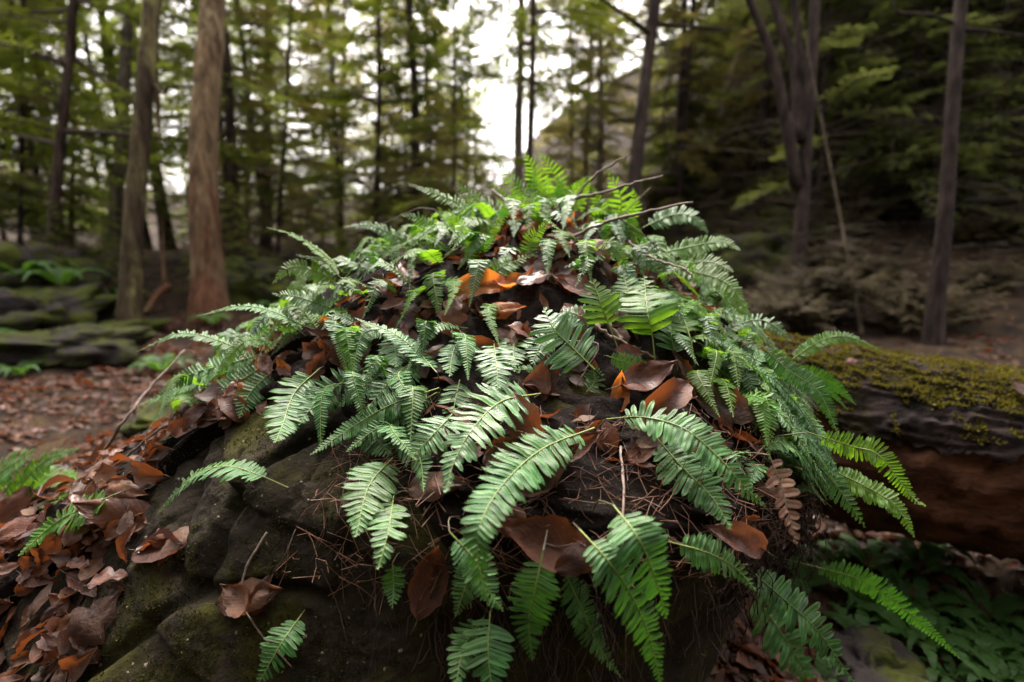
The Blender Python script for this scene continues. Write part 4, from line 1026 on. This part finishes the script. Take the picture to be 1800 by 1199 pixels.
# ------------------------------------------------------------------ trees
def crown_mesh(seed, H, h0, n, lmax, mkey, per=46, leafy=False, dead=0, fw=1.0):
    """hemlock crown round the z axis: drooping branches set with flat twiglets"""
    r = random.Random(seed); g = np.random.default_rng(seed); mb = MB()
    for i in range(n):
        z = h0 + (H - h0) * (i + r.random()) / n; az = r.uniform(0, 6.283)
        L = lmax * (1 - .75 * (z - h0) / (H - h0)) * r.uniform(.45, 1.1)
        d = np.array([math.cos(az), math.sin(az), 0]); s = np.array([-d[1], d[0], 0])
        droop = r.uniform(.1, .45); rise = r.uniform(-.05, .2)
        if leafy: rise = r.uniform(.5, 1.6); droop = r.uniform(.1, .7); z = h0 + (z - h0) * .25
        curve = lambda t: np.array([0, 0, z]) + d * L * t + np.array([0, 0, L * (rise * t - droop * t * t)])
        v, f = tube([curve(t) for t in (0, .3, .6, 1)], [.016 * L, .010 * L, .006 * L, .002], 4, False); mb.add(v, f, m=1)
        m = int(per * (.4 + L / lmax)); t = g.uniform(.18, 1, m) ** .8; sg = g.choice([-1., 1.], m)
        p = np.array([0, 0, z]) + d * (L * t)[:, None] + np.array([0, 0, 1.]) * (L * (rise * t - droop * t * t))[:, None]
        tl = (.13 + .21 * L * (1 - t)) * g.uniform(.5, 1.1, m)
        dr = d * g.uniform(.5, .9, m)[:, None] + s * (sg * g.uniform(.5, 1.0, m))[:, None]; dr[:, 2] += g.uniform(-.45, .05, m)
        dr /= np.linalg.norm(dr, axis=1)[:, None]
        w = g.uniform(.02, .042, m) * fw * (1.3 if leafy else 1)
        nr = np.stack([g.uniform(-.5, .5, m), g.uniform(-.5, .5, m), np.ones(m)], 1); bb = np.cross(dr, nr); bb /= np.linalg.norm(bb, axis=1)[:, None]
        q0 = p + dr * (tl * g.uniform(0, .3, m))[:, None]
        for e in range(3):      # a twiglet: three leaflike faces along a fine axis
            a0 = q0 + dr * (tl * e / 3)[:, None]; a1 = q0 + dr * (tl * (e + 1.15) / 3)[:, None]
            o = bb * (w * g.uniform(.5, 1.2, m))[:, None]; am = (a0 + a1) / 2 + bb * g.uniform(-.02, .02, m)[:, None]; am[:, 2] += g.uniform(-.012, .012, m)
            mb.add(np.stack([a0, am + o, a1, am - o], 1).reshape(-1, 3), np.arange(m * 4).reshape(-1, 4))
    for i in range(dead):     # bare dead twigs on the lower trunk
        z = r.uniform(.3, H * .6); az = r.uniform(0, 6.283); L = lmax * r.uniform(.4, 1.1); d = np.array([math.cos(az), math.sin(az), r.uniform(-.25, .15)])
        P = [np.array([0, 0, z]) + d * L * t + np.array([r.uniform(-.05, .05), r.uniform(-.05, .05), r.uniform(-.06, .03)]) * t for t in (0, .33, .66, 1)]
        v, f = tube(P, [.006, .005, .004, .002], 3, False); mb.add(v, f, m=2)
        for k in range(4):
            j = r.choice((1, 2, 3)); q = P[j] + unit([r.uniform(-1, 1), r.uniform(-1, 1), r.uniform(-.5, .3)]) * L * .3
            v, f = tube([P[j], (P[j] + q) / 2, q], [.004, .003, .002], 3, False); mb.add(v, f, m=2)
    o = mb.build('crown', [M[mkey], M['twig_dark'], M['twig_dead']], None, False); me = o.data; bpy.data.objects.remove(o); return me
CR = {}
def crown(key):
    if key not in CR:
        kind, var = key
        CR[key] = {'low': lambda: crown_mesh(var, 9, .7, 85, 2.0, 'hemlock', 88, dead=25, fw=.76),
                   'mid': lambda: crown_mesh(var + 10, 11, 1.8, 85, 2.3, 'hemlock', 88, dead=30, fw=.72),
                   'thin': lambda: crown_mesh(var + 20, 10, .6, 80, 1.9, 'hemlock_brown', 76, dead=60, fw=.75),
                   'dark': lambda: crown_mesh(var + 30, 10, .3, 95, 2.2, 'hemlock_dark', 60, dead=80),
                   'high': lambda: crown_mesh(var + 40, 14, 3.6, 80, 2.6, 'hemlock', 84, dead=30, fw=.72),
                   'shade': lambda: crown_mesh(var + 60, 8.5, 1.0, 110, 2.6, 'hemlock_dark', 60, fw=2.4),
                   'russet': lambda: crown_mesh(var + 50, 4.5, .1, 90, 1.7, 'beech', 60, True, dead=30)}[kind]()
    return CR[key]
def tree(name, base, up, h, rad, bark, label, key=None, group=None, limbs=(), seg=14, rings=26, rz=None, cs=1.0, flare=.5):
    """base: Vector on the ground; up: unit lean"""
    r = random.Random(int(base.x * 977 + base.y * 131) & 0xffffff)
    e = new_obj(name, None); e.location = base; tag(e, label, 'tree', group)
    up = np.array(up); V = []
    a = unit(np.cross(up, [0, 1, 0])); b = np.cross(up, a)
    hs_ = np.concatenate([np.linspace(-.3, 4, rings - 8), np.linspace(4.6, h, 8)])
    for z in hs_:
        rr = rad * (1 - .75 * max(0, z) / h) * (1 + flare * math.exp(-max(0, z) / .25))
        wob = np.array([noise.noise(Vector((z * .5, base.x, base.y))), noise.noise(Vector((z * .5, base.y, base.x + 7))), 0]) * rad * .5 * min(1, max(0, z))
        for j in range(seg):
            th = 2 * math.pi * j / seg
            q = rr * (1 + .14 * noise.noise(Vector((math.cos(th) * 1.5, math.sin(th) * 1.5, z * .8 + base.x))) + .07 * noise.noise(Vector((math.cos(th) * 5, math.sin(th) * 5, z * 2 + base.x))))
            V.append(up * z + wob + a * q * math.cos(th) + b * q * math.sin(th))
    mesh_obj('trunk', V, grid_faces(len(hs_), seg, True), M[bark], e)
    for P, lr in limbs:
        P = crom([np.array(p) - np.array(base) for p in P], 14)
        v, f = tube(P, np.linspace(lr, lr * .45, 14), 7); mesh_obj('limb', v, f, M[bark], e)
    if key:
        c = new_obj('crown', crown(key), e)
        q = Vector((0, 0, 1)).rotation_difference(Vector(up)).to_matrix().to_4x4()
        c.matrix_local = q @ Matrix.Rotation(r.uniform(0, 6.28) if rz is None else rz, 4, 'Z') @ Matrix.Scale(cs, 4)
    return e
def px_tree(name, b, t, d, wpx, bark, label, key=None, h=11, limbs=(), group=None, cs=1.0, rz=None, dt=0):
    """b: pixel low on the trunk, t: pixel higher up, d distance, wpx width in pixels"""
    p0, p1 = at(*b, d), at(*t, d + dt); u = (p1 - p0).normalized()
    for _ in range(400):
        if p0.z <= terrain(p0.x, p0.y): break
        p0 = p0 - u * .04
    for _ in range(400):
        if p0.z >= terrain(p0.x, p0.y): break
        p0 = p0 + u * .02
    return tree(name, p0, u, h, wpx * .80 * math.cos(math.atan((b[0] - 900) / FPX)) * d / FPX / 2, bark, label, key, group, limbs, cs=cs, rz=rz)

px_tree('hemlock_tree', (85, 450), (132, 0), 6.5, 30, 'bark_brown', 'slim dark leaning trunk at the far left beyond the boulders', ('mid', 0))
px_tree('hemlock_tree', (225, 590), (268, 0), 5.0, 52, 'bark_lichen', 'lichen spotted trunk leaning right beside the stripped red trunk', None, 12,
        limbs=[([at(272, 150, 5), at(288, 165, 4.9), at(296, 150, 4.85)], .025)])
px_tree('dead_tree', (368, 570), (366, 0), 5.6, 74, 'bark_red', 'thick reddish trunk with stripped bark left of the mound', None, 12)
px_tree('hemlock_tree', (205, 380), (228, 0), 9, 36, 'bark_grey', 'pale grey trunk behind the lichen spotted one', ('high', 0))
px_tree('hemlock_tree', (660, 420), (668, 0), 9, 15, 'bark_brown', 'thin straight trunk left of the mound crest', ('low', 1))
px_tree('hemlock_tree', (727, 400), (724, 60), 10, 15, 'bark_brown', 'thin trunk just left of the crest ferns', ('thin', 1))
px_tree('hemlock_tree', (798, 380), (800, 0), 8.5, 8, 'bark_brown', 'very thin sapling trunk near the bright sky gap', ('low', 2), cs=.8)
px_tree('pine_tree', (912, 300), (917, 0), 10, 24, 'bark_grey', 'paler left trunk of the close pair behind the crest', ('high', 1))
px_tree('pine_tree', (930, 310), (937, 0), 8.5, 18, 'bark_brown', 'redder right trunk of the close pair behind the crest', ('high', 2))
px_tree('hemlock_tree', (1005, 330), (1004, 0), 12, 10, 'bark_grey', 'slim mossy trunk between the pair and the dark leaning tree', ('thin', 2))
px_tree('hemlock_tree', (1055, 330), (1058, 0), 11, 15, 'bark_grey', 'mossy trunk left of the dark leaning tree', ('thin', 3))
px_tree('hemlock_tree', (1108, 385), (1152, 0), 5.5, 34, 'bark_dark', 'dark leaning trunk right of the crest with crooked bare limbs', None, 11,
        limbs=[([at(1145, 60, 5.5), at(1110, 35, 5.3), at(1075, 10, 5.2), at(1040, -10, 5.1)], .03),
               ([at(1148, 40, 5.5), at(1200, 45, 5.4), at(1285, 52, 5.3)], .022),
               ([at(1146, 45, 5.5), at(1178, 110, 5.45), at(1165, 200, 5.4), at(1180, 280, 5.4)], .016)])
px_tree('beech_tree', (1396, 600), (1432, 0), 6.0, 34, 'bark_dark', 'split trunk with several rising stems on the right', None, 10,
        limbs=[([at(1402, 330, 6), at(1385, 230, 5.95), at(1360, 110, 5.9), at(1318, 0, 5.8), at(1300, -60, 5.8)], .075),
               ([at(1405, 250, 6), at(1400, 130, 6.1), at(1375, 50, 6.1), at(1350, -30, 6.1)], .085),
               ([at(1405, 230, 6), at(1405, 90, 6.2), at(1395, 0, 6.2), at(1390, -60, 6.2)], .06)])
px_tree('sapling', (1515, 590), (1440, 190), 5.2, 9, 'bark_pale', 'thin pale bare stem leaning left in front of the dark hemlocks', None, 2.9)
px_tree('hemlock_tree', (1640, 600), (1690, 0), 4.6, 40, 'bark_dark', 'thick dark trunk standing behind the mossy log', None, 11,
        limbs=[([at(1688, 50, 4.6), at(1740, 55, 4.5), at(1830, 68, 4.4)], .018), ([at(1688, 45, 4.6), at(1630, 25, 4.6), at(1575, 20, 4.6), at(1570, -20, 4.6)], .016)])
px_tree('hemlock_tree', (1732, 320), (1752, 150), 7.5, 24, 'bark_dark', 'dim trunk in the shade right of the thick dark one', ('dark', 0))
px_tree('hemlock_tree', (1435, 520), (1445, 250), 7.5, 14, 'bark_dark', 'slim dark trunk right of the split trunk', ('dark', 1))
px_tree('hemlock_tree', (1600, 420), (1604, 200), 8, 16, 'bark_dark', 'dim thin trunk in the middle of the dark hemlocks', ('dark', 2))
px_tree('hemlock_tree', (468, 350), (470, 100), 11, 26, 'bark_dark', 'dark trunk against the bright gap right of the stripped trunk', ('mid', 1))
px_tree('hemlock_tree', (490, 420), (508, 100), 8.5, 12, 'bark_brown', 'thin trunk with low sprays right of the stripped trunk', ('thin', 0), cs=.9)
px_tree('hemlock_tree', (435, 350), (440, 100), 14, 14, 'bark_dark', 'narrow dark trunk beside the stripped red one', ('mid', 2))
px_tree('hemlock_tree', (36, 380), (40, 100), 8, 14, 'bark_dark', 'dim narrow trunk left of the slim leaning one', ('low', 0))
px_tree('hemlock_tree', (128, 330), (130, 200), 10, 14, 'bark_dark', 'dim trunk right of the slim leaning one', ('low', 3))
px_tree('hemlock_tree', (600, 330), (604, 100), 13, 12, 'bark_dark', 'far thin trunk before the bright gaps left of the crest', ('low', 1))

def scatter(name, n, xr, dr, keys, bark, label, group, seed, wr=(.05, .16), avoid=(), cs=(.7, 1.15)):
    r = random.Random(seed); c = 0
    while c < n:
        px = r.uniform(*xr); d = r.uniform(*dr)
        if any(a < px < b for a, b in avoid): continue
        p = at(px, 425, d); p.z = terrain(p.x, p.y)
        nm = near_mark(p, TM); c_s = r.uniform(*cs); key_ = r.choice(keys); far = (p - TM[nm]).length; w_ = ('small ' if c_s < cs[0] + (cs[1] - cs[0]) * .33 else 'tall ' if c_s > cs[0] + (cs[1] - cs[0]) * .67 else 'medium '); rel = ' close to ' if far < 2.5 else ' beyond ' if p.y > TM[nm].y + 1.5 else ' beside '
        tree(name, p, unit([r.uniform(-.05, .05), r.uniform(-.05, .05), 1]), 10 if cs[1] > .5 else 4.6, r.uniform(*wr), bark, w_ + label + rel + nm, key_, group + ' near ' + nm, seg=8, rings=14, cs=c_s); c += 1
scatter('hemlock_tree', 18, (-250, 330), (7, 17), [('low', 0), ('low', 3), ('mid', 0), ('thin', 1)], 'bark_dark', 'green hemlock of the left wood', 'hemlocks of the left wood', 1)
scatter('hemlock_tree', 17, (400, 820), (7.5, 22), [('low', 1), ('low', 2), ('mid', 1), ('thin', 0), ('thin', 2)], 'bark_brown', 'airy hemlock behind the mound', 'airy hemlocks behind the mound', 2, (.03, .09))
scatter('hemlock_tree', 8, (960, 1220), (8, 22), [('thin', 2), ('thin', 3), ('thin', 1), ('low', 2)], 'bark_grey', 'thin brownish hemlock behind the crest', 'brownish hemlocks behind the crest', 3, (.03, .09))
scatter('hemlock_tree', 15, (1420, 2050), (7.2, 14), [('dark', 0), ('dark', 1), ('dark', 2)], 'bark_dark', 'dark hemlock on the hillside', 'dark hemlocks of the right slope', 4, (.04, .10))
scatter('hemlock_tree', 6, (1440, 1800), (7, 10.5), [('mid', 1), ('mid', 2), ('low', 3)], 'bark_dark', 'green hemlock of the right slope', 'green hemlocks of the right slope', 14, (.04, .08), cs=(.8, 1.1))
scatter('hemlock_tree', 12, (1180, 1420), (8.5, 20), [('thin', 1), ('thin', 2), ('russet', 0), ('dark', 1)], 'bark_dark', 'thin brownish tree on the slope', 'brownish trees of the slope', 5, (.03, .09))
scatter('hemlock_tree', 24, (-400, 1100), (20, 42), [('low', 0), ('mid', 1), ('thin', 0)], 'bark_dark', 'distant hemlock at the back of the wood', 'distant hemlocks', 6, avoid=[(825, 925)], cs=(.8, 1.3))
scatter('hemlock_tree', 9, (800, 950), (12, 20), [('thin', 0), ('low', 1)], 'bark_brown', 'young low hemlock under the sky gap', 'young hemlocks', 16, (.02, .04), cs=(.26, .42))
# shrubs of russet twigs and small evergreens on the slope
def shrubs(n, xr, dr, key, label, group, seed, cs=(.25, .5)):
    r = random.Random(seed)
    for i in range(n):
        p = at(r.uniform(*xr), 425, r.uniform(*dr)); p.z = terrain(p.x, p.y) - .05
        e = new_obj('shrub', None); e.location = p; nm = near_mark(p, TM); s = r.uniform(*cs); tag(e, ('big ' if s > sum(cs) / 2 else 'small ') + label + (' close to ' if (p - TM[nm]).length < 2.2 else ' beyond ' if p.y > TM[nm].y + 1 else ' beside ') + nm, 'shrub', group + ' near ' + nm)
        c = new_obj('foliage', crown(key), e); c.rotation_euler = (0, 0, r.uniform(0, 6)); c.scale = (s, s, s * .8)
shrubs(46, (1130, 1500), (7.5, 16), ('russet', 1), 'russet bush on the hillside', 'russet bushes of the slope', 7)
shrubs(26, (1400, 2000), (4.4, 9), ('russet', 2), 'brown twiggy bush behind the log', 'brown bushes behind the log', 8)
shrubs(60, (380, 1050), (7, 20), ('thin', 0), 'low yellowish bush behind the mound', 'low evergreens behind the mound', 9, (.18, .40))
shrubs(14, (-150, 420), (6.0, 10), ('low', 0), 'low evergreen bush', 'low evergreens at the left', 10, (.12, .22))

# broken reddish snag and fallen branches on the left
e = px_tree('stump', (285, 400), (283, 345), 7, 12, 'bark_red', 'thin broken reddish snag between the two big trunks', None, .95)
for i, (a, b, d) in enumerate([((120, 415), (205, 470), 6.8), ((150, 470), (110, 430), 6.6), ((200, 440), (135, 455), 7.0), ((290, 455), (250, 500), 6.2)]):
    p, q = at(*a, d), at(*b, d - .3)
    dz = min(p.z - terrain(p.x, p.y), q.z - terrain(q.x, q.y))
    p.z -= max(0, dz - .04); q.z -= max(0, dz - .04)
    v, f = tube(crom([p - p, (q - p) / 2 + Vector((0, 0, .05)), q - p], 10), np.linspace(.05, .03, 10), 7)
    o = mesh_obj('fallen_branch', v, f, M['bark_red']); o.location = p
    tag(o, 'reddish broken branch lying in the tangle behind the left boulders', 'branch', 'tangle of broken branches')

# ------------------------------------------------------------------ ferns on the ground
proto = None
def fern_clump(p, s, label, group, seed):
    global proto
    r = random.Random(seed)
    if proto is None:
        proto = new_obj('ground_fern', None)
        for i in range(8):
            az = i * .785 + r.uniform(-.3, .3); d = np.array([math.cos(az), math.sin(az), 0]); L = r.uniform(.8, 1.1)
            sp = [np.zeros(3), d * L * .45 + np.array([0, 0, .42]), d * L * .85 + np.array([0, 0, .42]), d * L * 1.1 + np.array([0, 0, .22])]
            frond(sp, .30, (0, 0, 1), '', mkey='groundfern', hi=False, seed=i, kind='lacy', parent=proto, dense=.13)
        e = proto
    else:
        e = proto.copy(); COL.objects.link(e)
        for ch in [c for c in proto.children]:
            c = ch.copy(); COL.objects.link(c); c.parent = e
            for g in ch.children:
                k = g.copy(); COL.objects.link(k); k.parent = c
    e.location = p; e.rotation_euler = (0, 0, r.uniform(0, 6.28)); e.scale = (s, s, s); tag(e, label, 'fern', group)
gf = [((215, 720), 1.75, .20, 'blurred bright fern growing behind the leaf pile'), ((245, 690), 2.0, .18, 'second blurred fern behind the leaf pile'),
      ((40, 480), 5.2, .5, 'tall bright fern on the large boulder at the far left'), ((110, 500), 5.2, .4, 'bright fern right of the tall one at the far left'),
      ((300, 610), 3.0, .2, 'fern at the foot of the lichen spotted trunk'), ((420, 410), 7, .35, 'fern on the mossy ledge behind the stripped trunk')]
for i, (b, d, s, lab) in enumerate(gf):
    p = at(*b, d); p.z = terrain(p.x, p.y)
    if i == 2 or i == 3: p.z += .35
    fern_clump(p, s, lab, None, 40 + i)
for i in range(26):
    px = rng.uniform(1400, 1880); py = rng.uniform(930, 1150); r0 = ray(px, py); d = (-.95) / r0.z
    p = CAM + r0 * d; p.z = terrain(p.x, p.y)
    lm = {'the dark mossy stone': at(1540, 1085, 1.3), 'the log underside': at(1600, 930, 1.55), 'the foot of the boulder': at(1400, 1080, 1.1), 'the tip of the slim reaching frond': at(1690, 1150, 1.2), 'the bare leaves under the log': at(1780, 1000, 1.4)}
    s_ = rng.uniform(.08, .15); nm = near_mark(p, lm)
    fern_clump(p, s_, ('larger' if s_ > .115 else 'smaller') + ' low fern on leafy ground by ' + nm, 'ferns by ' + nm, 60 + i)
for i in range(34):
    px = rng.uniform(-150, 520); d = rng.uniform(3.2, 8); p = at(px, 500, d); p.z = terrain(p.x, p.y)
    s_ = rng.uniform(.15, .32); nm = near_mark(p, TM)
    fern_clump(p, s_, ('large' if s_ > .26 else 'small' if s_ < .2 else 'medium') + ' fern on the forest floor ' + ('in front of ' if p.y < TM[nm].y - .6 else 'behind ' if p.y > TM[nm].y + .6 else 'beside ') + nm, 'floor ferns near ' + nm, 90 + i)

# ------------------------------------------------------------------ unseen hemlocks added behind and beside the viewer to shade the mound
for i in range(18):
    az = R(188 + 164 * (i + .5) / 18); q = (5.6, 7.2)[i % 2] + rng.uniform(-.2, .4)
    x, y = q * math.cos(az), q * math.sin(az) * 1.0 + .2
    tree('hemlock_tree', Vector((x, y, terrain(x, y))), unit([rng.uniform(-.03, .03), rng.uniform(-.03, .03), 1]), 13, .14, 'bark_brown', 'unseen hemlock added behind the viewer for its shade', ('shade', i % 2), 'added shade hemlocks behind the viewer', seg=8, rings=14, cs=1.0)
